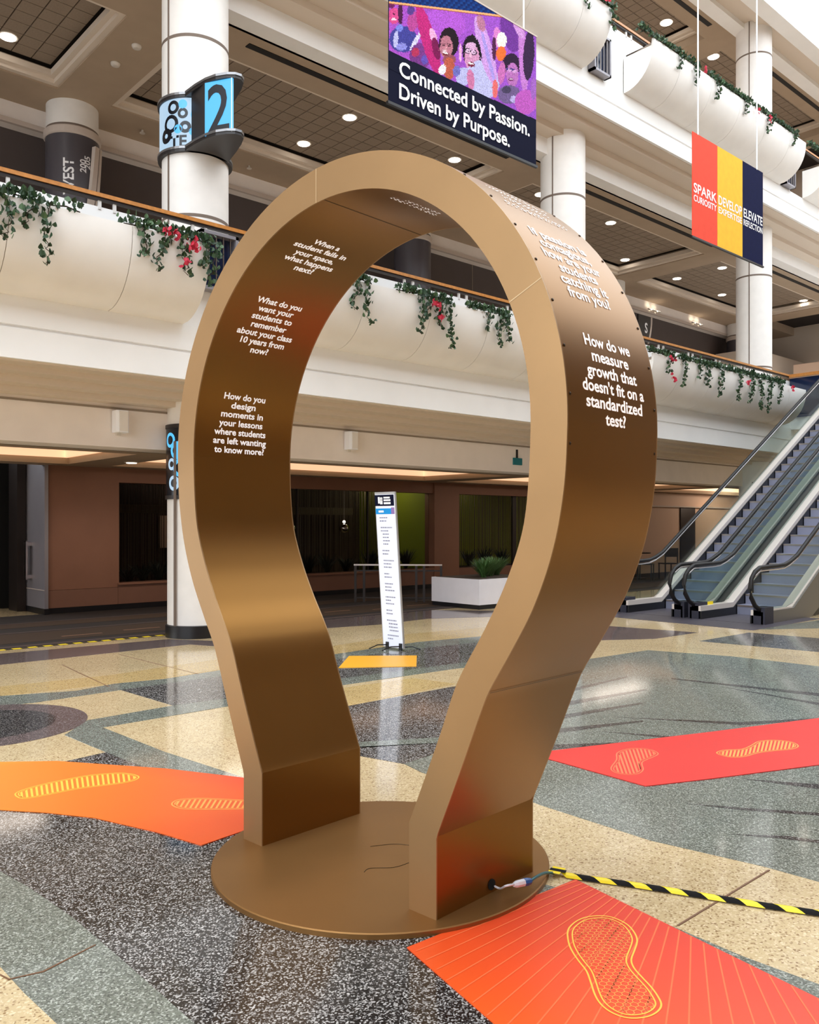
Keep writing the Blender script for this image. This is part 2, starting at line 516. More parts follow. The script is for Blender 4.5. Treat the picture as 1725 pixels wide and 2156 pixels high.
# back wall of the lower storey with two big windows
wb = struct(MB().box(5.05, 6.28, 14.7, 15.0, 0.4, 2.9).build('wall_back', 'brown_wall'))
MB().box(5.05, 6.28, 14.68, 15.0, 0.1, 0.395).build('wall_panel', 'brown_panel', wb)
MB().box(5.05, 14.42, 14.69, 15.0, 0.0, 0.1).build('skirting', 'base_black', wb)
MB().box(6.285, 10.3, 14.68, 15.0, 0.1, 0.44).build('wall_panel', 'brown_panel', wb)
MB().box(10.305, 14.42, 14.68, 15.0, 0.1, 0.44).build('wall_panel', 'brown_panel', wb)
MB().box(6.28, 20.0, 14.7, 15.0, 2.25, 2.9).build('lintel', 'brown_wall', wb)
MB().box(6.28, 14.0, 14.64, 15.0, 0.44, 0.47).build('window_ledge', 'brown_wall', wb)
MB().box(14.0, 14.83, 14.66, 15.0, 0.1, 2.9).build('pier', 'brown_wall', wb)
MB().box(14.42, 20.0, 14.68, 15.0, 0.0, 0.44).build('wall_panel', 'brown_panel', wb)
MB().box(20.0, 22.6, 14.7, 15.0, 0.0, 2.9).build('pier', 'brown_wall', wb)
MB().box(22.6, 33.0, 14.7, 15.0, 0.0, 2.9).build('wall_panel', 'peach_wall', wb)
MB().box(25.0, 25.9, 14.66, 14.72, 0.0, 2.1).build('dark_doorway', 'dark_metal', wb)
MB().box(22.6, 33.0, 14.6, 14.7, 2.06, 2.1).build('wall_rail', 'trim_light', wb)
win1 = struct(MB().box(6.28, 14.0, 14.86, 14.87, 0.47, 2.25).build('window_1', 'window_glass'))
for u in (7.75, 10.2, 12.1):
    MB().box(u, u + 0.03, 14.84, 14.89, 0.47, 2.25).build('mullion', 'dark_metal', win1)
MB().box(6.28, 6.31, 14.7, 14.9, 0.47, 2.25).build('window_frame', 'brown_wall', win1)
win2 = struct(MB().box(14.83, 20.0, 14.86, 14.87, 0.47, 2.25).build('window_2', 'window_glass'))
MB().box(17.0, 17.15, 14.84, 14.89, 0.47, 2.25).build('mullion', 'dark_metal', win2)
# rooms behind the glass
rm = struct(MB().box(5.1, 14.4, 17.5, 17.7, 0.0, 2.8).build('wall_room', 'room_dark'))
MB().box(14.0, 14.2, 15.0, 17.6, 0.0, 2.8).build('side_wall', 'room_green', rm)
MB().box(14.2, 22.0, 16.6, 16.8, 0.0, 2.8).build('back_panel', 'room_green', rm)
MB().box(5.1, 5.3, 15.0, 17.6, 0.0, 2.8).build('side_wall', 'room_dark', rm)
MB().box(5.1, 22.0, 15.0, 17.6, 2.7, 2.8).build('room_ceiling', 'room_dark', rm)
MB().box(5.4, 13.3, 16.9, 17.1, 1.75, 1.92).build('room_beam', 'curtain', rm)
MB().box(8.4, 9.3, 17.42, 17.5, 1.0, 1.7).build('wall_lamp', 'peach_wall', rm)
sc = MB()
for k in range(150):
    u = 6.5 + k * 0.05 + random.uniform(-0.02, 0.02)
    sc.box(u, u + random.uniform(0.006, 0.018), 16.2, 16.21, 0.3, 2.7)
for k in range(100):
    u = 14.9 + k * 0.05 + random.uniform(-0.02, 0.02)
    sc.box(u, u + random.uniform(0.006, 0.018), 16.1, 16.11, 0.3, 2.7)
so = tag(sc.build('string_curtain', 'curtain'), 'thin hanging strings of a curtain behind the dark windows', 'curtain')
so['kind'] = 'stuff'

def room_fill(u, v, z, e, c=(1.0, 0.8, 0.6), r=0.15, name='room_fill_light'):  # unseen point light added to brighten the rooms and the far wall
    l = bpy.data.lights.new(name, 'POINT')
    l.energy = e
    l.color = c
    l.shadow_soft_size = r
    o = link(bpy.data.objects.new(name, l))
    o.location = (u, v, z)
    return o
def pendant(u, v, z, label, r=0.11):
    t = thing('pendant_lamp', label, 'lamp', (u, v, z), 0, 'pendant lamps behind the window')
    MB().tube([(0, 0, r), (0, 0, 2.7 - z)], 0.008, 6).build('rod', 'steel', t)
    pr = [(0.02, r)] + [(r * math.sin(a), r * math.cos(a)) for a in [0.35 + k * 0.3 for k in range(9)]]
    MB().lathe(pr[::-1], 20).build('globe', 'chrome', t, True)
    MB().lathe([(0.03, -0.02), (0.035, 0.0), (0.02, 0.03)], 10).build('bulb', 'lamp_lens_far', t).location = (0, 0, r + 0.04)
    return t
pendant(8.3, 15.6, 1.58, 'round chrome pendant lamp in the dark window left of the white column', 0.12)
pendant(10.55, 15.6, 1.42, 'round glass pendant lamp behind the window beside the inner edge of the arch')
pendant(12.1, 15.7, 1.42, 'round glass pendant lamp behind the window near the directory sign')
room_fill(8.9, 16.9, 2.55, 3.0, r=0.05)
room_fill(13.2, 15.9, 2.6, 10.0, (1.0, 0.95, 0.6), 0.05)
room_fill(16.2, 15.7, 2.6, 7.0, (1.0, 0.95, 0.6), 0.05)
room_fill(27.0, 13.2, 2.6, 50.0, (1.0, 0.82, 0.66), 0.12)

# entrance recess at the far left with grey metal doors
en = struct(MB().box(5.0, 5.06, 14.62, 16.3, 0.1, 2.9).build('door_1', 'door_grey'))
MB().box(4.99, 5.07, 14.6, 16.3, 0.0, 0.1).build('plinth', 'base_black', en)
MB().box(4.99, 5.0, 14.62, 16.3, 0.4, 0.41).build('panel_joint', 'trim_light', en)
h = MB()
h.box(4.9, 4.93, 15.24, 15.36, 0.56, 1.22)
h.box(4.93, 5.0, 15.24, 15.36, 0.58, 0.64).box(4.93, 5.0, 15.24, 15.36, 1.14, 1.2)
h.build('door_handle', 'chrome', en)
dr = struct(MB().box(-2.0, 4.05, 16.3, 16.4, 0.0, 2.9).build('door_2', 'door_grey'))
MB().box(4.05, 5.0, 16.3, 16.4, 0.0, 2.9).build('door_gap', 'hole_black', dr)
MB().box(4.84, 4.985, 15.5, 15.95, 0.0, 2.9).build('post', 'dark_metal', dr)
MB().box(-2.0, 4.6, 16.1, 16.16, 0.72, 0.76).build('rail', 'dark_metal', dr)
for k in range(6):
    MB().box(3.9 + k * 0.11, 3.93 + k * 0.11, 16.1, 16.16, 0.0, 0.72).build('baluster', 'dark_metal', dr)

# ================================================================ upper storeys
# slab and parapet of the second storey
def storey(i, dz, far):
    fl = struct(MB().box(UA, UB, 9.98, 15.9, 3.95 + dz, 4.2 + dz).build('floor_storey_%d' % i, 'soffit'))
    pr = struct(MB().profile_u([(9.62, 3.95 + dz), (9.62, 5.13 + dz), (9.76, 5.13 + dz), (9.76, 3.95 + dz)], UA, 21.6).build('wall_parapet_%d' % i, 'fascia_white'))
    return fl, pr
fl2, pp2 = storey(2, 0.0, 33)
f3 = fascia('trim_2', DZ, 9.27)
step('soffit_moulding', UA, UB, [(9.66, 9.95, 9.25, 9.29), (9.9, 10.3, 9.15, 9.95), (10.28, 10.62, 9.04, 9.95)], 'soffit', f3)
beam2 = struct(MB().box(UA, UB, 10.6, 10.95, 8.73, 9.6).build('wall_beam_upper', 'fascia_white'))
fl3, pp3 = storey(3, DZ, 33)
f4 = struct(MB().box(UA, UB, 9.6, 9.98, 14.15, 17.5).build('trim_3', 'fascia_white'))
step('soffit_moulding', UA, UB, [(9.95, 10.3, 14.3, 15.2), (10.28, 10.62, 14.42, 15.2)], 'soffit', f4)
beam3 = struct(MB().box(UA, UB, 10.6, 10.95, 14.3, 15.6).build('wall_beam_top', 'fascia_white'))

ZC, ZT = 8.73, 9.0
VA, VB = 11.7, 14.45
def crown(zc, zt, root):
    for i in range(len(COLU) - 1):
        a, b = COLU[i] + 0.45, COLU[i + 1] - 0.45
        for k, (ins, z0, z1) in enumerate([(0.0, 0.03, 0.1), (0.08, 0.1, 0.2)]):
            r = MB()
            w = 0.09
            r.box(a + ins, b - ins, VA + ins, VA + ins + w, zc + z0, zc + z1)
            r.box(a + ins, b - ins, VB - ins - w, VB - ins, zc + z0, zc + z1)
            r.box(a + ins, a + ins + w, VA + ins + w, VB - ins - w, zc + z0, zc + z1)
            r.box(b - ins - w, b - ins, VA + ins + w, VB - ins - w, zc + z0, zc + z1)
            r.build('crown_moulding', 'soffit', root)
TILE = 0.3
def tiles(zt, root, budget, order):
    made = 0
    rest = MB()
    proto = None
    for i in order:
        a, b = COLU[i] + 0.62, COLU[i + 1] - 0.62
        n = int((b - a) / TILE)
        s = (b - a) / n
        mrow = int((VB - VA - 0.34) / TILE)
        sv = (VB - VA - 0.34) / mrow
        for p in range(n):
            for q in range(mrow):
                x, y = a + p * s, VA + 0.17 + q * sv
                dist = (x - 7.8) ** 2 * (0.35 if x > 7.8 else 0.8) + (y - 13) ** 2 * 0.2
                if made < budget and ((3.2 < x < 5.3 and y > 12.6) or 6.0 < x < 13.2):
                    if proto is None:
                        proto = MB().box(0.008, s - 0.008, 0.008, sv - 0.008, 0, 0.03).build('ceiling_tile', 'ceiling_tile', root)
                        proto.location = (x, y, zt)
                    else:
                        c = proto.copy()
                        COL.objects.link(c)
                        c.location = (x, y, zt)
                    made += 1
                else:
                    rest.box(x + 0.008, x + s - 0.008, y + 0.008, y + sv - 0.008, zt, zt + 0.03)
    o = rest.build('ceiling_tiles', 'ceiling_tile', root)
    o['kind'] = 'stuff'
c2 = coffered('ceiling_upper', ZC, ZT, 10.9, VA, VB, 15.45, 0.3, 'ceiling_paint')
crown(ZC, ZT, c2)
tiles(ZT, c2, 290, (1, 0, 2, 3))
c3 = coffered('ceiling_top', 14.5, 14.97, 10.9, VA, VB, 15.45, 0.5, 'ceiling_paint')
crown(14.7, 14.97, c3)
tiles(14.97, c3, 0, (2, 3))
roof = struct(MB().box(UA, UB, 9.98, 16, 15.1, 15.3).build('ceiling_roof_slab', 'ceiling_gap'))

# bulkhead and grey back wall of the second storey
bk = struct(MB().box(UA, UB, 15.4, 15.7, 8.38, 8.95).build('wall_bulkhead', 'beam_beige'))
MB().box(UA, UB, 15.33, 15.4, 8.34, 8.42).build('ledge', 'trim_light', bk)
gw = struct(MB().box(UA, 33.0, 15.7, 15.9, 4.2, 8.4).build('wall_back_upper', 'grey_wall'))
for k in range(12):
    MB().box(-5 + k * 2.67, -4.985 + k * 2.67, 15.69, 15.71, 4.2, 8.4).build('panel_joint', 'seam', gw)
b3 = struct(MB().box(UA, UB, 15.4, 15.9, 10.0, 15.0).build('wall_back_top', 'beam_beige'))
# far end of the second storey
fe = struct(MB().box(32.8, 33.2, 4.0, 16.0, 0.0, 16).build('wall_end', 'far_wall'))
MB().box(30.6, 32.8, 12.6, 13.5, 4.2, 7.2).build('wall_block', 'peach_wall', fe)
MB().box(28.6, 32.8, 14.0, 15.4, 4.2, 7.6).build('wall_block', 'far_wall', fe)

def vent(u0, u1, v, z, root):
    MB().box(u0, u1, v - 0.06, v + 0.06, z - 0.012, z + 0.02).build('linear_vent', 'vent_black', root)
for i in range(4):
    vent(COLU[i] + 1.2, COLU[i + 1] - 0.9, 11.2, ZC, c2)
    vent(COLU[i] + 1.2, COLU[i + 1] - 0.9, 11.3, 14.5, c3)

# unseen walls and an added slab on the far side of the atrium (behind the camera) so that light and reflections are those of a hall
wf = struct(MB().box(-16, 36, -14.3, -14.0, 0.0, 15.0).build('wall_front', 'brown_wall'))
wl = struct(MB().box(-16.3, -16.0, -14.3, 17.8, 0.0, 2.2).build('wall_left', 'far_wall'))
hc = struct(MB().box(-16, 36, -14.3, -3.0, 11.5, 11.8).build('ceiling_sky_block', 'brown_wall'))  # unseen slab added to hold sky light off the camera side
wr = struct(MB().box(36.0, 36.3, -14.3, 17.8, 0.0, 15.0).build('wall_right', 'far_wall'))
for z in (3.3, 9.3):
    MB().box(-16, 36, -14.0, -11.5, z, z + 1.8).build('gallery', 'soffit', wf)
MB().box(-16, 36, -13.98, -13.9, 0.0, 2.6).build('dark_front', 'brown_wall', wf)
MB().box(-16, 36, -13.98, -13.9, 5.1, 8.6).build('dark_front', 'grey_wall', wf)

# ================================================================ columns
def column(u, v, rings, z0, z1, r, label, name='column'):
    t = struct(MB().lathe([(r, z0), (r, z1)], 48, (u, v)).build(name, 'column_white', None, auto=30))
    for z in rings:
        MB().lathe([(r + 0.004, z - 0.02), (r + 0.004, z + 0.02)], 48, (u, v)).build('column_ring', 'column_ring', t)
    return t
for i, u in enumerate(COLU):
    lo = column(u, 10.56, [], 0.0, 3.3, 0.37, '')
    MB().lathe([(0.395, 0.0), (0.395, 0.16), (0.375, 0.17)], 48, (u, 10.56)).build('column_base', 'base_black', lo, auto=30)
    MB().box(u - 0.385, u - 0.36, 10.4, 10.43, 0.17, 2.6).build('vertical_joint', 'column_ring', lo)
    hi = column(u, 10.56, [5.55, 7.9], 4.2, 9.35, 0.44, '', 'column_upper')
    MB().box(u - 0.445, u - 0.43, 10.46, 10.48, 4.2, 9.2).build('vertical_joint', 'column_ring', hi)
    tp_ = column(u, 10.56, [11.5, 13.6], 10.1, 15.2, 0.44, '', 'column_top')
    MB().box(u - 0.445, u - 0.43, 10.46, 10.48, 10.1, 15.0).build('vertical_joint', 'column_ring', tp_)
    bc = column(u, 15.0, [8.3], 4.2, 8.8, 0.43, '', 'column_rear')
    MB().lathe([(0.45, 8.14), (0.47, 8.16), (0.47, 8.26), (0.45, 8.28)], 40, (u, 15.0)).build('column_collar', 'trim_light', bc)
    MB().lathe([(0.438, 4.2), (0.438, 8.14)], 40, (u, 15.0)).build('column_wrap', 'wrap_grey', bc, auto=30)

# ================================================================ head-shaped arch
AO = w2(-0.12694, 3.82967)
ARZ = rad(-43.365) - YAW
arch = thing('head_arch', 'gold head-shaped walk-through arch with white lettering on a round gold base', 'sculpture', (AO[0], AO[1], 0), ARZ)
AD = 0.31                                    # half depth
ax = (math.cos(ARZ), math.sin(ARZ))
ay = (-ax[1], ax[0])
def arch_at_x(px, py, x):
    """local (y,z) on the plane local x = const"""
    r = w2((px - CX) / F, 1.0)
    ox, oy = -AO[0], -AO[1]
    rx = r[0] * ax[0] + r[1] * ax[1]
    ry = r[0] * ay[0] + r[1] * ay[1]
    cx_ = ox * ax[0] + oy * ax[1]
    cy_ = ox * ay[0] + oy * ay[1]
    t = (x - cx_) / rx
    return cy_ + ry * t, EYE + (HY - py) / F * t

def catmull(P, n):
    out = []
    for i in range(len(P) - 1):
        p0, p1, p2, p3 = P[max(i - 1, 0)], P[i], P[i + 1], P[min(i + 2, len(P) - 1)]
        for k in range(n):
            t = k / n
            out.append(tuple(0.5 * ((2 * b) + (c - a) * t + (2 * a - 5 * b + 4 * c - d) * t * t + (-a + 3 * b - 3 * c + d) * t ** 3) for a, b, c, d in zip(p0, p1, p2, p3)))
    out.append(P[-1])
    return out
RO, RI, ZCEN = 1.178, 1.032, 1.85
def half(R, low):
    """one side from the foot up to the crown: (x,z)"""
    circ = [(R * math.cos(rad(a)), ZCEN + R * math.sin(rad(a))) for a in range(0, 91, 3)]
    return low[:3] + catmull(low[2:] + [circ[0], circ[1]], 6)[1:-6] + circ
outer_half = half(RO, [(0.605, 0.02), (0.605, 0.335), (0.61, 0.345), (0.73, 0.625), (0.815, 0.83), (0.858, 0.92), (0.945, 1.055), (1.045, 1.225), (1.122, 1.42), (1.165, 1.63)])
inner_half = half(RI, [(0.465, 0.02), (0.465, 0.36), (0.472, 0.372), (0.615, 0.70), (0.69, 0.888), (0.745, 0.99), (0.835, 1.13), (0.928, 1.30), (0.998, 1.48), (1.024, 1.66)])
def resample(P, n):
    L = [0]
    for a, b in zip(P, P[1:]):
        L.append(L[-1] + math.hypot(b[0] - a[0], b[1] - a[1]))
    out = []
    j = 0
    for k in range(n):
        s = L[-1] * k / (n - 1)
        while j < len(L) - 2 and L[j + 1] < s:
            j += 1
        t = (s - L[j]) / max(1e-9, L[j + 1] - L[j])
        out.append((P[j][0] + (P[j + 1][0] - P[j][0]) * t, P[j][1] + (P[j + 1][1] - P[j][1]) * t))
    return out
oh, ih = outer_half, inner_half
def mirror(P):
    return [(-x, z) for x, z in P[::-1]][1:]
OUT = oh + mirror(oh)
INN = ih + mirror(ih)

def ribbon(name, P, y0, y1, m, flip):
    v = [(x, y0, z) for x, z in P] + [(x, y1, z) for x, z in P]
    n = len(P)
    f = [((i, i + 1, n + i + 1, n + i) if not flip else (i, n + i, n + i + 1, i + 1)) for i in range(n - 1)]
    o = mesh_obj(name, v, f, m, arch)
    o.data.polygons.foreach_set('use_smooth', [True] * len(f))
    o.data.set_sharp_from_angle(angle=rad(14))
    return o
def face_plate(name, y0, y1, m):
    """front or back plate between outer and inner outline, a thin sheet"""
    n = 150
    a, b = resample(oh, n), resample(ih, n)
    a, b = a + mirror(a), b + mirror(b)
    k = len(a)
    v = [(x, y0, z) for x, z in a] + [(x, y0, z) for x, z in b] + [(x, y1, z) for x, z in a] + [(x, y1, z) for x, z in b]
    f = []
    for i in range(k - 1):
        f.append((i, i + 1, k + i + 1, k + i))
        f.append((2 * k + i, 3 * k + i, 3 * k + i + 1, 2 * k + i + 1))
        f.append((i, 2 * k + i, 2 * k + i + 1, i + 1))
        f.append((k + i, k + i + 1, 3 * k + i + 1, 3 * k + i))
    return mesh_obj(name, v, f, m, arch)
outer = ribbon('outer_skin', OUT, -AD + 0.006, AD - 0.006, 'gold', False)
inner = ribbon('inner_skin', INN, -AD + 0.006, AD - 0.006, 'gold', True)
front = face_plate('front_face', -AD, -AD + 0.007, 'gold_face')
face_plate('back_face', AD - 0.007, AD, 'gold_face')
# light cut edge of the front sheet, joints between the sheets
def seam_at(R, ang, name='sheet_joint', w=0.0035, side='both', m='gold_edge'):
    c, s = math.cos(rad(ang)), math.sin(rad(ang))
    p = [(R * c - w * s, ZCEN + R * s + w * c), (R * c + w * s, ZCEN + R * s - w * c)]
    d = 0.0012 if R == RO else -0.0012
    v = []
    for y in (-AD + 0.006, AD - 0.006):
        for x, z in p:
            v.append((x + d * c, y, z + d * s))
    mesh_obj(name, v, [(0, 1, 3, 2)], m, outer if R == RO else inner)
seam_at(RI, 92, m='screw', w=0.002)
for ang, m in ((99, 'joint_tan'), (24, 'joint_tan')):
    c, s = math.cos(rad(ang)), math.sin(rad(ang))
    w = 0.0018
    v = [(RI * c - w * s, -AD - 0.0008, ZCEN + RI * s + w * c), (RI * c + w * s, -AD - 0.0008, ZCEN + RI * s - w * c),
         (RO * c + w * s, -AD - 0.0008, ZCEN + RO * s - w * c), (RO * c - w * s, -AD - 0.0008, ZCEN + RO * s + w * c)]
    if ang == 99:   # the joint at the crown is a vertical cut
        x = -0.083
        zi, zo = ZCEN + math.sqrt(RI * RI - x * x), ZCEN + math.sqrt(RO * RO - x * x)
        v = [(x - w, -AD - 0.0008, zi), (x + w, -AD - 0.0008, zi), (x + w, -AD - 0.0008, zo), (x - w, -AD - 0.0008, zo)]
    mesh_obj('face_joint', v, [(0, 1, 2, 3)], m, front)
for zz, xx in ((0.905, 0.8515),):
    mesh_obj('sheet_joint', [(xx + 0.002, -AD + 0.006, zz - 0.001), (xx + 0.002, AD - 0.006, zz - 0.001), (xx + 0.003, AD - 0.006, zz + 0.001), (xx + 0.003, -AD + 0.006, zz + 0.001)], [(0, 1, 2, 3)], 'screw', outer)
# screws along both rims of the outer skin
scr = MB().lathe([(0.006, 0.0), (0.006, 0.002), (0.003, 0.004)], 8).build('screw', 'screw', outer)
first = True
for y in (-AD + 0.02, AD - 0.02):
    for ang in range(-20, 62, 8):
        s = scr if first else scr.copy()
        if not first:
            COL.objects.link(s)
        first = False
        a = ang if ang > 0 else ang
        c_, s_ = math.cos(rad(a)), math.sin(rad(a))
        s.location = ((RO - 0.001) * c_ - (0.0 if a >= 0 else 0.012 * (a / -20) ** 2), y, ZCEN + RO * s_)
        s.rotation_euler = (0, rad(90 - a), 0)
# round base plate
plate = MB().lathe([(0.744, 0.0), (0.744, 0.02), (0.74, 0.024)], 96).build('base_plate', 'gold_disc', arch, auto=30)
# scratches left on the plate
for pts in ([(780, 1782), (830, 1777), (868, 1780)], [(767, 1836), (780, 1828), (830, 1826), (862, 1816)]):
    P = []
    for p in pts:
        g = at_floor(p[0], p[1], 0.025)
        dx, dy = g[0] - AO[0], g[1] - AO[1]
        P.append((dx * ax[0] + dy * ax[1], dx * ay[0] + dy * ay[1], 0.0246))
    MB().tube(catmull(P, 5), 0.0016, 5).build('scratch', 'screw', plate)
# lettering
def bend_text(lines, R, side, top, stepdeg, size, name, bold=0.03, centre=0.0, fit=None):
    for i, tx in enumerate(lines):
        mb = MB()
        v, f = text_mesh(tx, size, bold, 'CENTER')
        w = text_width(v)
        k = 1.0 if not fit else fit[i] / max(w, 1e-6)
        th = top - stepdeg * (i + 0.8)
        out = []
        for x, y, z in v:
            a = rad(th) + y / R
            rr = R + (0.0014 if R == RO else -0.0014)
            out.append((side * rr * math.cos(a), centre + x * k, ZCEN + rr * math.sin(a)))
        mb.add(out, f).build('text_line', 'letter_white', outer if R == RO else inner)['kind'] = 'stuff'
bend_text(['How do you', 'design', 'moments in', 'your lessons', 'where students', 'are left wanting', 'to know more?'], RI, -1, 19.0, 2.58, 0.046, 'lettering', 0.025, -0.03,
          [0.26, 0.155, 0.265, 0.275, 0.325, 0.335, 0.315])
bend_text(['What do you', 'want your', 'students to', 'remember', 'about your class', '10 years from', 'now?'], RI, -1, 48.6, 2.55, 0.046, 'lettering', 0.025, -0.02,
          [0.28, 0.22, 0.25, 0.22, 0.345, 0.275, 0.11])
bend_text(['When a', 'student fails in', 'your space,', 'what happens', 'next?'], RI, -1, 72.0, 2.65, 0.046, 'lettering', 0.025, -0.02,
          [0.16, 0.32, 0.24, 0.30, 0.115])
bend_text(['How do we', 'measure', 'growth that', "doesn't fit on a", 'standardized', 'test?'], RO, 1, 15.4, 2.68, 0.060, 'lettering', 0.022, 0.0,
          [0.31, 0.25, 0.34, 0.42, 0.385, 0.14])
bend_text(['If passion is', 'contagious,', 'how are your', 'students', 'catching it', 'from you?'], RO, 1, 37.4, 2.62, 0.060, 'lettering', 0.022, -0.02,
          [0.36, 0.33, 0.375, 0.25, 0.31, 0.28])
def marks(R, ang, y0, y1, name, m='letter_white'):
    """rows too flat to the eye to be read: small letter-sized marks"""
    mb = MB()
    y = y0
    rr = R + (0.0022 if R == RO else -0.0022)
    while y < y1:
        w = random.uniform(0.008, 0.022)
        for q in (0, 1):
            h_ = random.uniform(0.25, 0.6)
            a0 = rad(ang + q * 0.9)
            a1 = a0 + rad(0.9 * h_)
            mb.add([(rr * math.cos(a), yy, ZCEN + rr * math.sin(a)) for a, yy in ((a0, y), (a0, y + w * h_), (a1, y + w), (a1, y))], [(0, 1, 2, 3)])
        y += w + random.uniform(0.006, 0.02)
    mb.build('text_line', m, outer if R == RO else inner)['kind'] = 'stuff'
for i, (a, b) in enumerate([(-0.2, 0.2), (-0.16, 0.12), (-0.2, 0.18), (-0.1, 0.1)]):
    marks(RO, 43.6 + i * 2.9, a, b, 'lettering')
marks(RI, 75.6, -0.18, 0.08, 'lettering')
marks(RI, 73.0, -0.14, 0.06, 'lettering')
# cable outlet in the foot
hy_, hz_ = arch_at_x(1035, 1862, 0.605)
ho = MB().lathe([(0.022, 0.0), (0.022, 0.003)], 20).build('cable_hole', 'hole_black', outer)
ho.location = (0.6055, hy_, hz_)
ho.rotation_euler = (0, rad(90), 0)

def arch_world(x, y, z):
    return (AO[0] + ax[0] * x + ay[0] * y, AO[1] + ax[1] * x + ay[1] * y, z)

# power cord from the foot to the taped cable
def fl3d(px, py, z):
    g = at_floor(px, py, z)
    return (g[0], g[1], z)
p0 = arch_world(0.60, hy_, hz_)
cord = thing('power_cord', 'white plug and teal extension cord leaving the hole in the gold foot', 'cord')
pts = catmull([p0, arch_world(0.625, hy_ + 0.03, hz_ - 0.02), fl3d(1066, 1865, 0.10), fl3d(1085, 1862, 0.09)], 5)
MB().tube(pts, 0.0045, 6).build('cord', 'cord_white', cord, True)
a, b, c = Vector(fl3d(1082, 1863, 0.092)), Vector(fl3d(1103, 1858, 0.085)), Vector(fl3d(1117, 1855, 0.082))
MB().tube([a, a * 0.7 + b * 0.3, b], [0.008, 0.014, 0.015], 8).build('plug', 'cord_white', cord)
MB().tube([b, b * 0.5 + c * 0.5, c], [0.016, 0.016, 0.012], 8).build('connector', 'plug_blue', cord)
MB().tube(catmull([c, fl3d(1130, 1846, 0.08), fl3d(1148, 1838, 0.05), fl3d(1165, 1838, 0.014)], 6), 0.006, 6).build('extension_cord', 'cord_teal', cord, True)

# yellow and black taped cable running off to the right
tape = thing('taped_cable', 'cable wrapped in yellow and black hazard tape crossing the cream floor', 'tape')
cen = [Vector((*at_floor(x, y), 0.0)) for x, y in [(1158, 1840), (1190, 1846), (1250, 1855), (1330, 1866), (1420, 1880), (1500, 1893), (1600, 1909), (1725, 1927), (1850, 1946), (2000, 1968), (2250, 2004)]]
cen = [Vector(p) for p in resample([(p.x, p.y) for p in cen], 120)]
def tape_pt(s, w):
    i = max(0, min(len(cen) - 2, int(s)))
    t = s - i
    p = cen[i] * (1 - t) + cen[i + 1] * t
    d = (cen[i + 1] - cen[i]).normalized()
    nrm = Vector((-d.y, d.x))
    q = p.to_2d() + nrm * w
    return (q.x, q.y, 0.005 + 0.014 * max(0.0, 1 - (w / 0.019) ** 2))
s, k = 0.0, 0
while s < 112:
    ln = 4.4 if k % 2 == 0 else 4.8
    v, f = [], []
    W = [-0.021, -0.014, -0.005, 0.005, 0.014, 0.021]
    for j in range(4):
        for w in W:
            sh = (0.021 - w) / 0.042 * 5.0
            v.append(tape_pt(max(0, s + sh + ln * j / 3), w))
    for j in range(3):
        for q in range(5):
            f.append((j * 6 + q, j * 6 + q + 1, j * 6 + 7 + q, j * 6 + 6 + q))
    mesh_obj('tape_stripe', v, f, 'tape_yellow' if k % 2 == 0 else 'tape_black', tape, True)
    s += ln
    k += 1
for w0, w1, s0, s1, m in [(-0.035, -0.012, -0.5, 3.4, 'tape_yellow'), (-0.012, 0.016, -0.5, 4.6, 'tape_black'), (0.016, 0.036, 0.3, 4.0, 'tape_yellow')]:
    v = [(*tape_pt(max(s0, 0), w0)[:2], 0.021), (*tape_pt(s1, w0)[:2], 0.021), (*tape_pt(s1, w1)[:2], 0.022), (*tape_pt(max(s0, 0), w1)[:2], 0.022)]
    mesh_obj('tape_wrap', v, [(0, 1, 2, 3)], m, tape)

# ================================================================ printed floor mats
def floor_mat(name, label, pts, cols, z=0.006, thick=0.004):
    poly = [at_floor(*p) for p in pts]
    n = len(poly)
    ar = sum(poly[i][0] * poly[(i + 1) % n][1] - poly[(i + 1) % n][0] * poly[i][1] for i in range(n))
    if ar < 0:
        poly, cols, pts = poly[::-1], cols[::-1], pts[::-1]
    t = thing(name, label, 'floor mat')
    b = bmesh.new()
    bot = [b.verts.new((x, y, z - thick)) for x, y in poly]
    top = [b.verts.new((x, y, z)) for x, y in poly]
    ft = b.faces.new(top)
    for i in range(n):
        b.faces.new((bot[i], bot[(i + 1) % n], top[(i + 1) % n], top[i]))
    b.verts.ensure_lookup_table()
    lay = b.loops.layers.float_color.new('print')
    for f in b.faces:
        for l in f.loops:
            i = l.vert.index % n if l.vert.index >= 0 else 0
    me = bpy.data.meshes.new('mat_sheet')
    b.to_mesh(me)
    b.free()
    at = me.color_attributes['print']
    for p in me.polygons:
        for li in p.loop_indices:
            vi = me.loops[li].vertex_index % n
            at.data[li].color = (*lin(cols[vi]), 1)
    me.materials.append(MATS['mat_print'])
    link(bpy.data.objects.new('mat_sheet', me), t)
    return t, poly

def inside(p, poly):
    r = False
    n = len(poly)
    for i in range(n):
        a, b_ = poly[i], poly[(i + 1) % n]
        if (a[1] > p[1]) != (b_[1] > p[1]) and p[0] < (b_[0] - a[0]) * (p[1] - a[1]) / (b_[1] - a[1]) + a[0]:
            r = not r
    return r

def lines_mesh(segs, w, z, name, m, parent):
    mb = MB()
    for a, b_ in segs:
        d = Vector((b_[0] - a[0], b_[1] - a[1]))
        if d.length < 1e-5:
            continue
        nrm = Vector((-d.y, d.x)).normalized() * w / 2
        mb.add([(a[0] - nrm.x, a[1] - nrm.y, z), (b_[0] - nrm.x, b_[1] - nrm.y, z), (b_[0] + nrm.x, b_[1] + nrm.y, z), (a[0] + nrm.x, a[1] + nrm.y, z)], [(0, 1, 2, 3)])
    return mb.build(name, m, parent)

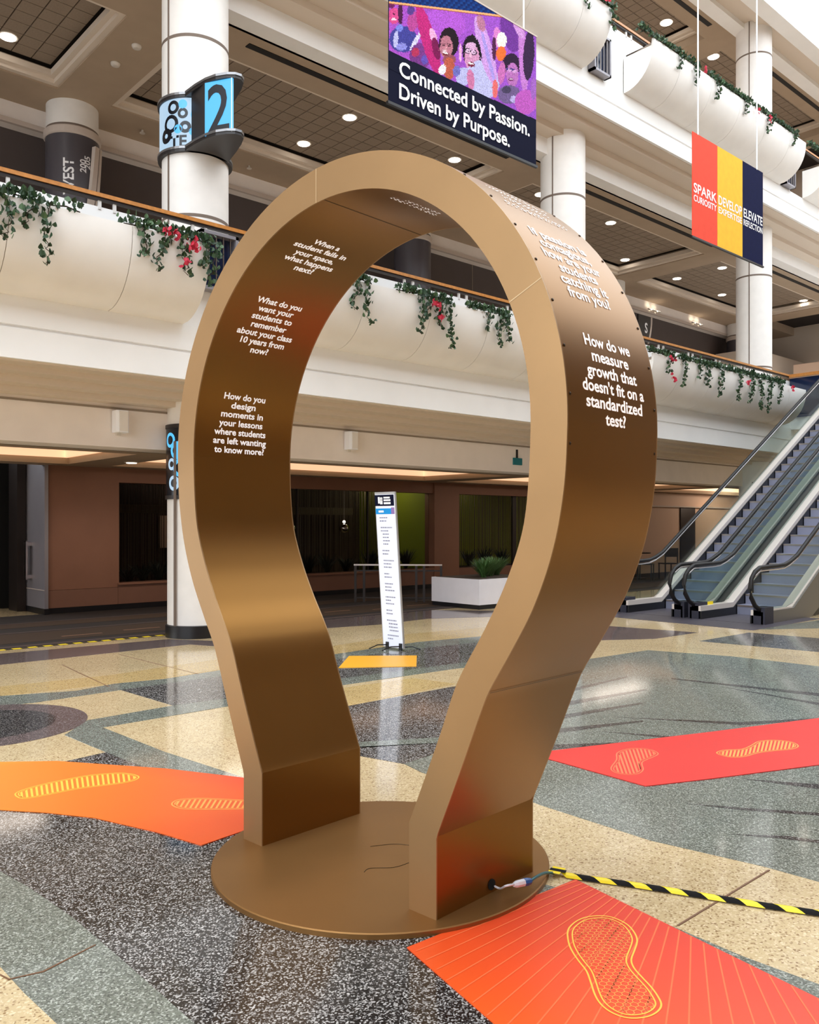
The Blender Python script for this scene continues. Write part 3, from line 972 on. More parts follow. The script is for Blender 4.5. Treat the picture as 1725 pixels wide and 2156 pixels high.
def loop_segs(poly):
    return [(poly[i], poly[(i + 1) % len(poly)]) for i in range(len(poly))]
def shrink(poly, k):
    cx_ = sum(p[0] for p in poly) / len(poly)
    cy_ = sum(p[1] for p in poly) / len(poly)
    out = []
    n = len(poly)
    for i, p in enumerate(poly):
        a, b_ = Vector(poly[i - 1]), Vector(poly[(i + 1) % n])
        t = (b_ - a).normalized()
        nr = Vector((-t.y, t.x))
        q = Vector(p) + nr * k
        if not inside((q.x, q.y), poly):
            q = Vector(p) - nr * k
        out.append((q.x, q.y))
    return out
def smooth_loop(P, n=4):
    Q = P[-1:] + P + P[:2]
    out = []
    for i in range(1, len(P) + 1):
        p0, p1, p2, p3 = Q[i - 1], Q[i], Q[i + 1], Q[(i + 2) % len(Q)]
        for k in range(n):
            t = k / n
            out.append(tuple(0.5 * ((2 * b) + (c - a) * t + (2 * a - 5 * b + 4 * c - d) * t * t + (-a + 3 * b - 3 * c + d) * t ** 3) for a, b, c, d in zip(p0, p1, p2, p3)))
    return out
def clip(a, b_, poly, n=60):
    """pieces of segment a-b inside poly"""
    out, st, last = [], None, None
    for k in range(n + 1):
        t = k / n
        p = (a[0] + (b_[0] - a[0]) * t, a[1] + (b_[1] - a[1]) * t)
        if inside(p, poly):
            if st is None:
                st = p
            last = p
        elif st is not None:
            out.append((st, last))
            st = None
    if st is not None:
        out.append((st, last))
    return out

ZP = 0.0068
# front mat
mt, poly = floor_mat('floor_mat', 'orange-red floor mat with a honeycomb shoe print before the arch', [(857, 1998), (1212, 1854), (1725, 2106), (2060, 2280), (1500, 2560)],
                     [(238, 84, 30), (220, 54, 36), (232, 66, 44), (234, 70, 44), (244, 104, 28)])
Fx = at_floor(1460, 1768)
segs = []
for k in range(64):
    a0 = rad(150 + k * 2.3) - YAW
    # fan of fine lines spreading over the mat
    far = (Fx[0] + 6 * math.cos(a0), Fx[1] + 6 * math.sin(a0))
    segs += clip(Fx, far, poly, 400)
lines_mesh(segs, 0.0055, ZP, 'fan_lines', 'line_fan', mt)['kind'] = 'stuff'
O6 = [(240, 750), (330, 640), (470, 570), (640, 545), (800, 552), (940, 595), (1080, 675), (1175, 790), (1208, 900), (1170, 1030), (1125, 1160), (1160, 1270), (1260, 1390), (1400, 1540), (1500, 1680), (1545, 1790),
      (1500, 1880), (1380, 1950), (1200, 1980), (1030, 1968), (880, 1915), (760, 1840), (665, 1740), (605, 1620), (560, 1480), (500, 1320), (400, 1190), (310, 1060), (250, 920)]
sole = smooth_loop([at_floor(1160 + x / 6.635, 1850 + y / 6.635) for x, y in O6], 3)
lines_mesh(loop_segs(sole), 0.006, ZP + 0.0004, 'shoe_print_outline', 'line_yellow', mt)
sole2 = shrink(sole, 0.017)
lines_mesh(loop_segs(sole2), 0.005, ZP + 0.0004, 'shoe_print_outline', 'line_yellow', mt)
sole3 = shrink(sole, 0.022)
hexs = []
hr = 0.0135
c0 = sole[0]
dirx = Vector(w2(1, 0))
diry = Vector(w2(0, 1))
for i in range(-30, 40):
    for j in range(-40, 40):
        q = Vector(c0) + dirx * (hr * 1.732 * (i + 0.5 * (j % 2))) + diry * (hr * 1.5 * j)
        V6 = [q + dirx * hr * math.cos(rad(30 + 60 * k)) + diry * hr * math.sin(rad(30 + 60 * k)) for k in range(6)]
        for k in (0, 1, 2):
            a, b_ = V6[k], V6[k + 1]
            m_ = (a + b_) / 2
            if inside((m_.x, m_.y), sole3):
                hexs.append(((a.x, a.y), (b_.x, b_.y)))
lines_mesh(hexs, 0.0028, ZP, 'honeycomb_print', 'line_orange', mt)['kind'] = 'stuff'

def hatch_print(t, pts, step_px, slant, m):
    pl = smooth_loop([at_floor(*p) for p in pts], 3)
    lines_mesh(loop_segs(pl), 0.008, ZP, 'shoe_print_outline', m, t)
    pl2 = shrink(pl, 0.016)
    lines_mesh(loop_segs(pl2), 0.006, ZP, 'shoe_print_outline', m, t)
    segs = []
    x = min(p[0] for p in pts)
    while x < max(p[0] for p in pts):
        y0, y1 = min(p[1] for p in pts) - 1, max(p[1] for p in pts) + 1
        segs += clip(at_floor(x + slant, y0), at_floor(x - slant, y1), pl2, 80)
        x += step_px
    lines_mesh(segs, 0.012, ZP, 'shoe_print_hatching', m, t)

mt, poly = floor_mat('floor_mat', 'orange floor mat with two hatched shoe prints left of the arch', [(-330, 1650), (0, 1606), (120, 1604), (350, 1620), (511, 1639), (640, 1655), (645, 1700), (511, 1752), (424, 1782), (330, 1754), (200, 1724), (100, 1713), (0, 1707), (-330, 1740)],
                     [(244, 156, 52), (242, 146, 48), (240, 128, 40), (236, 102, 40), (230, 78, 48), (230, 76, 48), (230, 78, 44), (234, 84, 38), (238, 94, 34), (238, 98, 34), (240, 116, 36), (242, 126, 40), (242, 136, 44), (244, 150, 50)])
hatch_print(mt, [(32, 1676), (42, 1668), (80, 1656), (140, 1643), (200, 1633), (260, 1630), (290, 1636), (288, 1643), (265, 1650), (220, 1656), (160, 1664), (100, 1676), (50, 1684)], 11, -4, 'line_yellow')
hatch_print(mt, [(362, 1694), (377, 1686), (420, 1683), (470, 1685), (511, 1687), (570, 1690), (570, 1704), (511, 1706), (450, 1707), (390, 1706), (368, 1701)], 11, 8, 'line_orange')

mt, poly = floor_mat('floor_mat', 'red floor mat with two hatched shoe prints right of the arch', [(1120, 1587), (1172, 1581), (1500, 1542), (1725, 1513), (2100, 1468), (2100, 1560), (1725, 1612), (1500, 1641), (1360, 1657), (1175, 1605), (1120, 1590)],
                     [(224, 52, 46)] * 8 + [(228, 56, 48)] * 3)
hatch_print(mt, [(1125 + x / 2.875, 1240 + y / 2.875) for x, y in [(465, 1090), (500, 1040), (502, 1000), (560, 975), (640, 970), (710, 980), (750, 1000), (735, 1017), (665, 1047), (652, 1065), (660, 1100), (630, 1125), (560, 1131), (490, 1117)]], 8, -10, 'line_pale')
hatch_print(mt, [(1125 + x / 2.875, 1240 + y / 2.875) for x, y in [(1105, 1000), (1150, 981), (1260, 975), (1320, 950), (1360, 928), (1450, 920), (1550, 930), (1600, 955), (1560, 976), (1450, 986), (1350, 1000), (1270, 1022), (1180, 1024)]], 8, 5, 'line_orange')
mt, poly = floor_mat('floor_mat', 'small amber floor mat on the terrazzo in front of the directory sign', [(735, 1382), (878, 1381), (877, 1404), (713, 1407)], [(236, 168, 40), (226, 160, 44), (232, 164, 44), (240, 172, 40)])

# ================================================================ planters on the balcony fronts
PB, PT, PV = 3.95, 4.76, 8.94
def pot_profile(dz, grow=0.0):
    o = []
    for k in range(11):
        a = rad(90 * k / 10)
        o.append((9.6 - (0.66 + grow) * math.sin(a) ** 0.9, PB - grow + dz + (PT - PB - 0.06 + grow) * (1 - math.cos(a)) ** 0.95))
    o.append((PV - grow, PT + dz))
    return o
def planter(u0, u1, seams, dz, label, grp):
    t = thing('balcony_planter', label, 'planter', (0, 0, 0), 0, grp)
    cuts = [u0] + [s for s in seams if u0 + 0.1 < s < u1 - 0.1] + [u1]
    for a, b in zip(cuts, cuts[1:]):
        P = pot_profile(dz)
        P2 = P + [(PV + 0.04, PT + dz), (PV + 0.05, PT - 0.12 + dz), (9.6, PT - 0.12 + dz)]
        e = 0.004
        k = MB().profile_u(P2, a + e, b - e).build('planter_panel', 'planter_white', t)
        k.data.polygons.foreach_set('use_smooth', [True] * len(k.data.polygons))
        k.data.set_sharp_from_angle(angle=rad(25))
    inner = [(9.6, PB + 0.02 + dz)] + [(v + 0.012, z + 0.006) for v, z in pot_profile(dz)[1:-1]] + [(9.6, PT - 0.14 + dz)]
    MB().profile_u(inner, u0 + 0.02, u1 - 0.02).build('planter_core', 'seam', t)
    MB().box(u0 + 0.05, u1 - 0.05, PV + 0.06, 9.58, PT - 0.12 + dz, PT - 0.06 + dz).build('soil', 'soil', t)
    return t
S1 = [1.5, 2.72, 3.99]
S2 = [7.26, 8.47, 9.69, 10.91, 12.12]
S3 = [15.26, 16.47, 17.69, 18.91, 20.1]
S4 = [22.3 + 1.21 * k for k in range(9)]
planter(-1.73, 4.93, S1, 0, 'cream barrel-fronted planter on the second-floor balcony left of the arch', 'balcony planters')
planter(6.27, 12.93, S2, 0, 'cream barrel-fronted planter on the second-floor balcony seen through the arch', 'balcony planters')
planter(14.27, 20.95, S3, 0, 'cream barrel-fronted planter on the second-floor balcony beside the escalators', 'balcony planters')
planter(6.27, 12.93, S2, DZ, 'white barrel-fronted planter on the third-floor balcony behind the photo banner', 'balcony planters')
planter(14.27, 20.95, S3, DZ, 'white barrel-fronted planter on the third-floor balcony above the three-colour banner', 'balcony planters')
planter(22.27, 28.9, S4, DZ, 'white barrel-fronted planter on the third-floor balcony at the right edge', 'balcony planters')

# ---- ivy
LEAF = [(0, 0, 0), (0.5, 0.25, 0.12), (0.38, 0.7, 0.05), (0, 1.1, -0.12), (-0.38, 0.7, 0.05), (-0.5, 0.25, 0.12)]
def leaves(mb, p, n, size, spread):
    for _ in range(n):
        q = Vector(p) + Vector((random.gauss(0, spread), random.gauss(0, spread * 0.6), random.gauss(0, spread * 0.6)))
        M = Matrix.Rotation(random.uniform(0, 6.28), 3, 'Z') @ Matrix.Rotation(random.uniform(1.0, 2.6), 3, 'X') @ Matrix.Rotation(random.uniform(-0.6, 0.6), 3, 'Y')
        s = size * random.uniform(0.7, 1.25)
        mb.add([q + M @ Vector((x * s, y * s, z * s)) for x, y, z in LEAF], [(0, 1, 2, 3), (0, 3, 4, 5)])
def garland(u0, u1, dz, strands, flowers, label, dens=1.0, size=0.055):
    zb = PT + dz
    t = thing('ivy_garland', label, 'ivy', (0, 0, 0), 0, 'ivy on the balcony planters')
    A, B, ST = MB(), MB(), MB()
    n = max(2, int((u1 - u0) / 0.05))
    for k in range(n):
        u = u0 + (u1 - u0) * (k + 0.5) / n
        for mb, c in ((A, 6), (B, 3)):
            leaves(mb, (u, PV - 0.01, zb + 0.03), max(1, int(c * dens)), size, 0.045)
    ST.tube([(u0, PV + 0.02, zb + 0.01), ((u0 + u1) / 2, PV, zb + 0.03), (u1, PV + 0.02, zb + 0.01)], 0.008, 5)
    for u, ln in strands:
        m = max(3, int(ln / 0.04))
        path = []
        for k in range(m + 1):
            f = k / m
            path.append((u + 0.03 * math.sin(f * 5 + u * 9) + 0.12 * f * random.choice((-0.3, 0.3)), PV - 0.05 + (0.03 if f > 0.6 else 0), zb - ln * f))
        ST.tube(path, 0.005, 4)
        for k, p in enumerate(path):
            wd = 0.045 * (1 - 0.5 * k / m)
            leaves(A, p, 3 if k < m * 0.6 else 2, size, wd)
            leaves(B, p, 1, size, wd)
    ST.build('stem', 'soil', t)
    for mb, m_ in ((A, 'leaf_a'), (B, 'leaf_b')):
        o = mb.build('foliage', m_, t)
        o['kind'] = 'stuff'
    for u, dzf in flowers:
        fl = MB()
        for _ in range(9):
            q = Vector((u + random.gauss(0, 0.03), PV - 0.09 + random.gauss(0, 0.015), zb - dzf + random.gauss(0, 0.03)))
            M = Matrix.Rotation(random.uniform(0, 6.28), 3, 'Z') @ Matrix.Rotation(random.uniform(0.8, 2.2), 3, 'X')
            fl.add([q + M @ Vector((x * 0.06, y * 0.06, z * 0.06)) for x, y, z in LEAF], [(0, 1, 2, 3), (0, 3, 4, 5)])
        fl.build('blossom', 'blossom', t)['kind'] = 'stuff'
    return t
def gu(px, dz=0.0):
    return at_v(px, 0, PV)[0]
garland(gu(-60), gu(88), 0, [(gu(10), 0.45), (gu(60), 0.3), (gu(100), 0.62), (gu(-20), 0.3)], [], 'dense ivy hanging over the planter at the left edge of the second floor', 1.3)
garland(gu(108), gu(170), 0, [], [], 'thin trailing sprig of ivy on the planter rim at far left', 0.35)
garland(gu(262), gu(450), 0, [(gu(300), 0.32), (gu(338), 0.45), (gu(385), 0.42), (gu(430), 0.3), (gu(446), 0.5)], [(gu(345), 0.03), (gu(362), 0.02), (gu(392), 0.14), (gu(405), 0.1), (gu(380), 0.3)],
        'ivy with pink blossoms on the planter left of the arch crown')
garland(gu(742), gu(778), 0, [(gu(748), 0.4), (gu(772), 0.55)], [], 'small tuft of ivy just inside the left edge of the arch opening', 1.3)
garland(gu(836), gu(942), 0, [(gu(885), 0.55), (gu(900), 0.3), (gu(945), 0.68), (gu(925), 0.4)], [(gu(915), 0.12), (gu(922), 0.3), (gu(908), 0.14)], 'ivy with a red blossom in the middle of the arch opening', 1.2)
garland(gu(985), gu(1072), 0, [(gu(1025), 0.3), (gu(1050), 0.5), (gu(1066), 0.4)], [], 'ivy on the planter beside the right inner edge of the arch', 1.1)
garland(gu(1366), gu(1420), 0, [(gu(1408), 0.35), (gu(1438), 0.55)], [(gu(1408), 0.1), (gu(1412), 0.45)], 'ivy with red blossom just right of the arch on the second floor', 1.1)
garland(gu(1430), gu(1520), 0, [(gu(1490), 0.45), (gu(1515), 0.6), (gu(1470), 0.3)], [], 'ivy in the middle of the planter beside the escalators', 1.1)
garland(gu(1525), gu(1650), 0, [(gu(1555), 0.6), (gu(1580), 0.6), (gu(1600), 0.7), (gu(1618), 0.75), (gu(1640), 0.5)], [(gu(1568), 0.2), (gu(1662), 0.1)], 'ivy with red blossoms at the escalator end of the second-floor planter', 1.1)
garland(gu(1225), gu(1288), DZ, [(gu(1235), 0.3), (gu(1288), 0.4)], [(gu(1270), 0.02)], 'ivy on the third-floor planter at the top of the picture')
garland(gu(1345), gu(1470), DZ, [(gu(1430), 0.3), (gu(1465), 0.4)], [(gu(1478), 0.05)], 'ivy on the near half of the third-floor planter above the banner')
garland(gu(1490), gu(1580), DZ, [(gu(1510), 0.4), (gu(1570), 0.3)], [(gu(1590), 0.1)], 'ivy in the middle of the third-floor planter in front of the column')
garland(gu(1588), gu(1680), DZ, [(gu(1618), 0.4), (gu(1670), 0.3)], [(gu(1615), 0.1)], 'ivy on the far end of the third-floor planter')
garland(gu(1702), gu(1760), DZ, [], [], 'ivy on the third-floor planter at the right edge of the picture')

# ---- handrails on the parapets
def rail(dz, label, u1=21.6, u0=-1.0):
    t = thing('balcony_handrail', label, 'handrail', (0, 0, 0))
    MB().box(u0, u1, 9.585, 9.665, 5.235 + dz, 5.28 + dz).build('wooden_rail', 'wood_rail', t)
    MB().box(u0, u1, 9.60, 9.65, 5.2 + dz, 5.235 + dz).build('rail_channel', 'dark_metal', t)
    proto = None
    for k in range(-3, 15):
        for o in (0.0, 0.175):
            u = 3.9 + 1.165 * k + o
            if u < u0 or u > u1:
                continue
            if proto is None:
                proto = MB().box(-0.018, 0.018, 9.61, 9.64, 5.1 + dz, 5.2 + dz).build('rail_post', 'post_white', t)
                proto.location.x = u
            else:
                c = proto.copy()
                COL.objects.link(c)
                c.location.x = u
    return t
rail(0, 'wooden handrail on white posts along the second-floor balcony')
rail(DZ, 'wooden handrail along the third-floor balcony at the top right', 30)
# ---- metal grilles between the planters
def grille(u, dz, label, z0=3.97):
    t = thing('railing_grille', label, 'grille', (u, 9.5, z0 + dz), 0, 'metal grilles between the planters')
    f = MB()
    f.box(-0.26, -0.22, -0.05, 0.1, 0, 0.72).box(0.22, 0.26, -0.05, 0.1, 0, 0.72).box(-0.26, 0.26, -0.05, 0.1, 0.68, 0.72).box(-0.26, 0.26, -0.05, 0.1, 0, 0.04)
    f.build('frame', 'door_grey', t)
    MB().box(-0.22, 0.22, 0.05, 0.06, 0.04, 0.68).build('dark_back', 'blue_glass', t)
    for k in range(4):
        MB().box(-0.15 + k * 0.1, -0.135 + k * 0.1, -0.03, -0.015, 0.04, 0.68).build('bar', 'steel', t)
    return t
grille(5.35, 0, 'metal grille beside the column with the number two, left of the arch', 4.4)
grille(13.38, DZ, 'metal grille between the third-floor planters above the photo banner')
grille(21.3, DZ, 'metal grille between the third-floor planters right of the three-colour banner')

# ================================================================ ceiling lamps
def downlight(u, v, z, label, energy, grp, r=0.125, lens='lamp_lens', cone=120):
    t = thing('downlight', label, 'downlight', (u, v, z), 0, grp)
    MB().lathe([(r + 0.03, -0.012), (r + 0.03, 0.0)], 20).build('trim_ring', 'lamp_trim', t)
    MB().lathe([(r, -0.02), (r, -0.01)], 20).build('lens', lens, t)
    if energy:
        l = bpy.data.lights.new('downlight_beam', 'SPOT')
        l.energy = energy
        l.color = (1.0, 0.93, 0.84)
        l.spot_size = rad(cone)
        l.spot_blend = 0.6
        l.shadow_soft_size = 0.1
        o = link(bpy.data.objects.new('downlight_beam', l), t)
        o.location = (0, 0, -0.04)
    return t
LBL = {}
for i, u in enumerate([4.2, 9.7, 12.43, 15.18, 17.9, 20.7, 23.45, 26.2, 28.9]):
    for v in (12.42, 13.88):
        if u == 4.2 and v < 13:
            continue
        txt = {(4.2, 13.88): 'round downlight in the tiled coffer at the top left corner',
               (9.7, 12.42): 'round downlight in the coffer left of the photo banner',
               (9.7, 13.88): 'round downlight in the coffer above the left shoulder of the arch',
               (12.43, 12.42): 'round downlight just below the photo banner',
               (15.18, 12.42): 'round downlight by the column right of the photo banner',
               (17.9, 12.42): 'round downlight right of the second-floor column beside the arch',
               (20.7, 13.88): 'round downlight beyond the right rim of the arch, rear row',
               (23.45, 12.42): 'round downlight below the three-colour banner left of the column',
               (23.45, 13.88): 'round downlight in the rear row left of the far column',
               (26.2, 13.88): 'lowest round downlight left of the far column',
               (28.9, 12.42): 'round downlight right of the far column'}.get((u, v), 'round downlight hidden among the second-floor ceiling coffers')
        if 'hidden' in txt and (u, v) != (28.9, 13.88):
            if (u, v) in ((26.2, 12.42), (20.7, 12.42), (17.9, 13.88), (15.18, 13.88), (12.43, 13.88)):
                continue
        if (u, v) == (28.9, 13.88):
            txt = 'small round downlight far right near the end wall'
        downlight(u, v, ZT, txt, 26, 'second-floor ceiling downlights', 0.115)
downlight(20.45, 12.42, 14.97, 'round downlight in the third-floor ceiling above the planter', 60, 'third-floor ceiling downlights', 0.15)
downlight(22.95, 12.42, 14.97, 'round downlight in the third-floor ceiling left of the top column', 60, 'third-floor ceiling downlights', 0.15)
for px, py, txt in [(277, 973, 'small square downlight in the low ceiling left of the white column')]:
    D = (2.5 - EYE) * F / (HY - py)
    g = w2((px - CX) / F * D, D)
    downlight(g[0], g[1], 2.5, txt, 30, 'low ceiling downlights', 0.08, 'lamp_lens_far', 150)
for u, v in ((3.2, 12.9), (7.4, 12.6), (15.8, 12.6), (18.5, 12.6)):  # unseen area lights added to brighten the lower back wall
    l = bpy.data.lights.new('wall_fill_light', 'AREA')
    l.shape = 'RECTANGLE'
    l.size, l.size_y = 2.4, 0.7
    l.energy = 15
    l.color = (1.0, 0.85, 0.72)
    link(bpy.data.objects.new('wall_fill_light', l)).location = (u, v, Z1 + 0.24)
# wall washers on the bulkhead
for k, (px, py) in enumerate([(1375, 640), (1466, 682)]):
    u, z = at_v(px, py, 15.33)
    t = thing('wall_washer', ('wall washer lamp on the ledge beside the arch rim', 'wall washer lamp on the ledge left of the far column')[k], 'lamp', (u, 15.3, 8.42), 0, 'wall washers on the bulkhead ledge')
    MB().box(-0.35, 0.35, -0.05, 0.0, 0.0, 0.035).build('housing', 'lamp_trim', t)
    MB().box(-0.33, 0.33, -0.045, -0.005, 0.035, 0.04).build('lens', 'lamp_lens_far', t)
    for s in (-0.2, 0.15):
        l = bpy.data.lights.new('washer_beam', 'SPOT')
        l.energy = 2.5
        l.color = (1.0, 0.93, 0.68)
        l.spot_size = rad(80)
        l.spot_blend = 0.7
        l.shadow_soft_size = 0.02
        o = link(bpy.data.objects.new('washer_beam', l), t)
        o.location = (s, -0.10, 0.0)
        o.rotation_euler = (rad(118), 0, 0)
# smoke detectors and sprinklers on the ceiling rib
def ceil_at(px, py, z):
    D = (z - EYE) * F / (HY - py)
    return w2((px - CX) / F * D, D)
for px, py, txt in [(288, 96, 'round smoke detector on the ceiling rib nearer the column'), (243, 133, 'round smoke detector on the ceiling rib nearer the coffer')]:
    g = ceil_at(px, py, ZC)
    o = MB().lathe([(0.03, -0.05), (0.06, -0.045), (0.075, -0.015), (0.075, 0.0)], 18).build('smoke_detector', 'lamp_trim', None, True)
    o.location = (g[0], g[1], ZC)
    tag(o, txt, 'smoke detector', 'smoke detectors')
for px, py, txt in [(300, 274, 'small sprinkler on the ceiling left of the white column'), (525, 349, 'small sprinkler on the ceiling left of the arch crown')]:
    g = ceil_at(px, py, ZC)
    t = thing('sprinkler', txt, 'sprinkler', (g[0], g[1], ZC), 0, 'ceiling sprinklers')
    MB().lathe([(0.02, -0.05), (0.02, 0.0)], 8).build('pipe', 'lamp_trim', t)
    MB().lathe([(0.05, -0.06), (0.05, -0.05)], 12).build('deflector', 'lamp_trim', t)

# ================================================================ signs on the columns
cu, cv = 5.6, 10.56
t = thing('column_sign', 'illuminated blue column sign with the number 2 on dark shelves', 'sign', (0, 0, 0))
ZB0, ZB1 = 6.36, 7.06
tongue = [(5.26, 10.2), (5.265, 9.95), (5.29, 9.72), (5.34, 9.55), (5.42, 9.42), (5.5, 9.35), (5.58, 9.34), (5.65, 9.40), (5.71, 9.55), (5.78, 9.8), (5.86, 10.14)]
for z0, z1 in ((ZB0, ZB0 + 0.035), (ZB1, ZB1 + 0.035)):
    MB().prism(tongue, z0, z1).build('shelf', 'sign_dark', t)
    MB().prism([(5.575 + (x - 5.575) * 1.025, y - 0.012) for x, y in tongue], z0 + 0.035, z1 + 0.03).build('shelf_edge', 'sign_metal', t)
    MB().lathe([(0.49, z0), (0.49, z1)], 48, (cu, cv)).build('collar', 'sign_dark', t)
    MB().lathe([(0.497, z1), (0.497, z1 + 0.03)], 48, (cu, cv)).build('collar_edge', 'sign_metal', t)
def arc_band(name, r, a0, a1, z0, z1, m, n=24, c=(cu, cv), parent=None):
    v = []
    for k in range(n + 1):
        a = rad(a0 + (a1 - a0) * k / n)
        v += [(c[0] + r * math.cos(a), c[1] + r * math.sin(a), z0), (c[0] + r * math.cos(a), c[1] + r * math.sin(a), z1)]
    f = [(2 * k, 2 * k + 2, 2 * k + 3, 2 * k + 1) for k in range(n)]
    return mesh_obj(name, v, f, m, parent, True)
def on_cyl(verts, r, a_mid, zc, c=(cu, cv)):
    # text drawn flat is wrapped around the column; reading direction runs with growing angle
    return [(c[0] + r * math.cos(rad(a_mid) + x / r), c[1] + r * math.sin(rad(a_mid) + x / r), zc + y) for x, y, z in verts]
arc_band('screen', 0.468, 150, 290, ZB0 + 0.035, ZB1, 'screen_pale', 40, parent=t)
random.seed(11)
ring = MB()
def blob(a, z, r, hole, m, parent, rc=0.47, c=(cu, cv)):
    n = 18
    vv, ff = [], []
    for k in range(n):
        for q in (hole, 1.0):
            vv.append((r * q * math.cos(2 * math.pi * k / n), r * q * math.sin(2 * math.pi * k / n), 0))
    for k in range(n):
        j = (k + 1) % n
        ff.append((2 * k, 2 * k + 1, 2 * j + 1, 2 * j))
    mesh_obj('screen_pattern', on_cyl(vv, rc, a, z, c), ff, m, parent)
for a, z, r, hl, m in [(205, 6.95, 0.09, 0.5, 'screen_black'), (222, 6.86, 0.07, 0.45, 'screen_black'), (200, 6.74, 0.12, 0.6, 'screen_black'), (226, 6.68, 0.08, 0.4, 'screen_black'), (247, 6.84, 0.1, 0.8, 'screen_blue'),
                       (249, 6.84, 0.07, 0.01, 'screen_blue'), (252, 6.54, 0.09, 0.8, 'screen_black'), (252, 6.54, 0.06, 0.01, 'screen_blue'), (222, 6.98, 0.06, 0.01, 'screen_blue'), (214, 6.66, 0.06, 0.01, 'screen_blue'), (238, 6.62, 0.05, 0.01, 'screen_blue'), (190, 6.6, 0.1, 0.3, 'screen_black')]:
    blob(a, z, r, hl, m, t)
v, f = text_mesh('TE', 0.22, 0.03, 'CENTER')
mesh_obj('screen_lettering', on_cyl(v, 0.472, 214, 6.42), f, 'screen_black', t)
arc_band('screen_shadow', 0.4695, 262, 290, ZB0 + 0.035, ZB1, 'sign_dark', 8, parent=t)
# fin panel with the digit
A_, B_ = Vector((5.285, 9.72)), Vector((5.475, 9.375))
d_ = (B_ - A_).normalized()
n_ = Vector((d_.y, -d_.x))
if n_.dot(Vector((-1, -1))) < 0:
    n_ = -n_
ln = (B_ - A_).length
def fin(x, z, o=0.0):
    p = A_ + d_ * x + n_ * o
    return (p.x, p.y, z)
mesh_obj('digit_panel', [fin(0, ZB0 + 0.03, .0), fin(ln, ZB0 + 0.03), fin(ln, ZB1), fin(0, ZB1), fin(0, ZB0 + 0.03, -.03), fin(ln, ZB0 + 0.03, -.03), fin(ln, ZB1, -.03), fin(0, ZB1, -.03)],
         [(0, 1, 2, 3), (4, 7, 6, 5), (1, 5, 6, 2), (0, 3, 7, 4)], 'screen_blue', t)
v, f = text_mesh('2', 0.86, 0.012, 'CENTER')
w = text_width(v)
mesh_obj('digit', [fin(ln * 0.5 + x * (ln * 0.8 / w), ZB0 + 0.05 + y, 0.004) for x, y, z in v], f, 'screen_black', t)
mesh_obj('fin_back', [(5.285, 9.72, ZB0 + 0.03), (5.3, 10.1, ZB0 + 0.03), (5.3, 10.1, ZB1), (5.285, 9.72, ZB1)], [(0, 1, 2, 3)], 'sign_dark', t)
mesh_obj('panel_edge', [fin(ln - 0.012, ZB0 + 0.03, 0.006), fin(ln, ZB0 + 0.03, 0.006), fin(ln, ZB1, 0.006), fin(ln - 0.012, ZB1, 0.006)], [(0, 1, 2, 3)], 'print_white', t)

# lower sign on the same column
t = thing('column_sign', 'dark column sign with blue circles on the lower column beside the arch', 'sign', (0, 0, 0))
MB().lathe([(0.385, 1.86), (0.385, 2.8)], 48, (cu, cv)).build('sign_band', 'screen_black', t, auto=30)
for z in (1.84, 2.78):
    MB().lathe([(0.395, z), (0.395, z + 0.05)], 48, (cu, cv)).build('collar', 'sign_dark', t, auto=30)
for a, z, r, hl, m in [(185, 2.62, 0.1, 0.6, 'screen_blue'), (205, 2.48, 0.12, 0.01, 'screen_blue'), (190, 2.3, 0.08, 0.5, 'screen_pale'), (212, 2.25, 0.12, 0.6, 'screen_blue'), (196, 2.05, 0.1, 0.55, 'screen_pale'), (225, 2.6, 0.12, 0.6, 'screen_blue'), (228, 2.05, 0.12, 0.3, 'screen_blue')]:
    blob(a, z, r, hl, m, t, 0.388)
# direction sign on the rear column
t = thing('column_sign', 'grey wrapped rear column sign reading WEST with a curved silver edge', 'sign', (0, 0, 0))
def vert_text(body, size, a, zc, m, par, c=(5.6, 15.0), r=0.44, sx=1.0):
    v, f = text_mesh(body, size, 0.02, 'CENTER')
    # rotated a quarter turn: reads upwards
    mesh_obj('lettering', [(c[0] + (r + 0.003) * math.cos(rad(a) - y / r * 1.0), c[1] + (r + 0.003) * math.sin(rad(a) - y / r), zc + x * sx) for x, y, z in v], f, m, par)
vert_text('WEST', 0.24, 252, 7.40, 'print_white', t)
vert_text('200', 0.15, 279, 7.62, 'print_white', t)
vert_text('205', 0.15, 289, 7.70, 'print_white', t)
for a_off, a_w in ((0.0, 11.0), (14.0, 7.0)):
    v, f = [], []
    for k in range(13):
        f_ = k / 12.0
        z = 6.6 + 1.4 * f_
        a0 = 268 + 26 * f_ ** 0.6 + a_off
        for q in (0.0, a_w):
            for r_ in (0.45, 0.53):
                v.append((5.6 + r_ * math.cos(rad(a0 + q)), 15.0 + r_ * math.sin(rad(a0 + q)), z))
    for k in range(12):
        b = k * 4
        f += [(b, b + 4, b + 5, b + 1), (b + 2, b + 3, b + 7, b + 6), (b, b + 2, b + 6, b + 4), (b + 1, b + 5, b + 7, b + 3)]
    f += [(0, 1, 3, 2), (48, 50, 51, 49)]
    mesh_obj('silver_fin', v, f, 'trim_light', t)
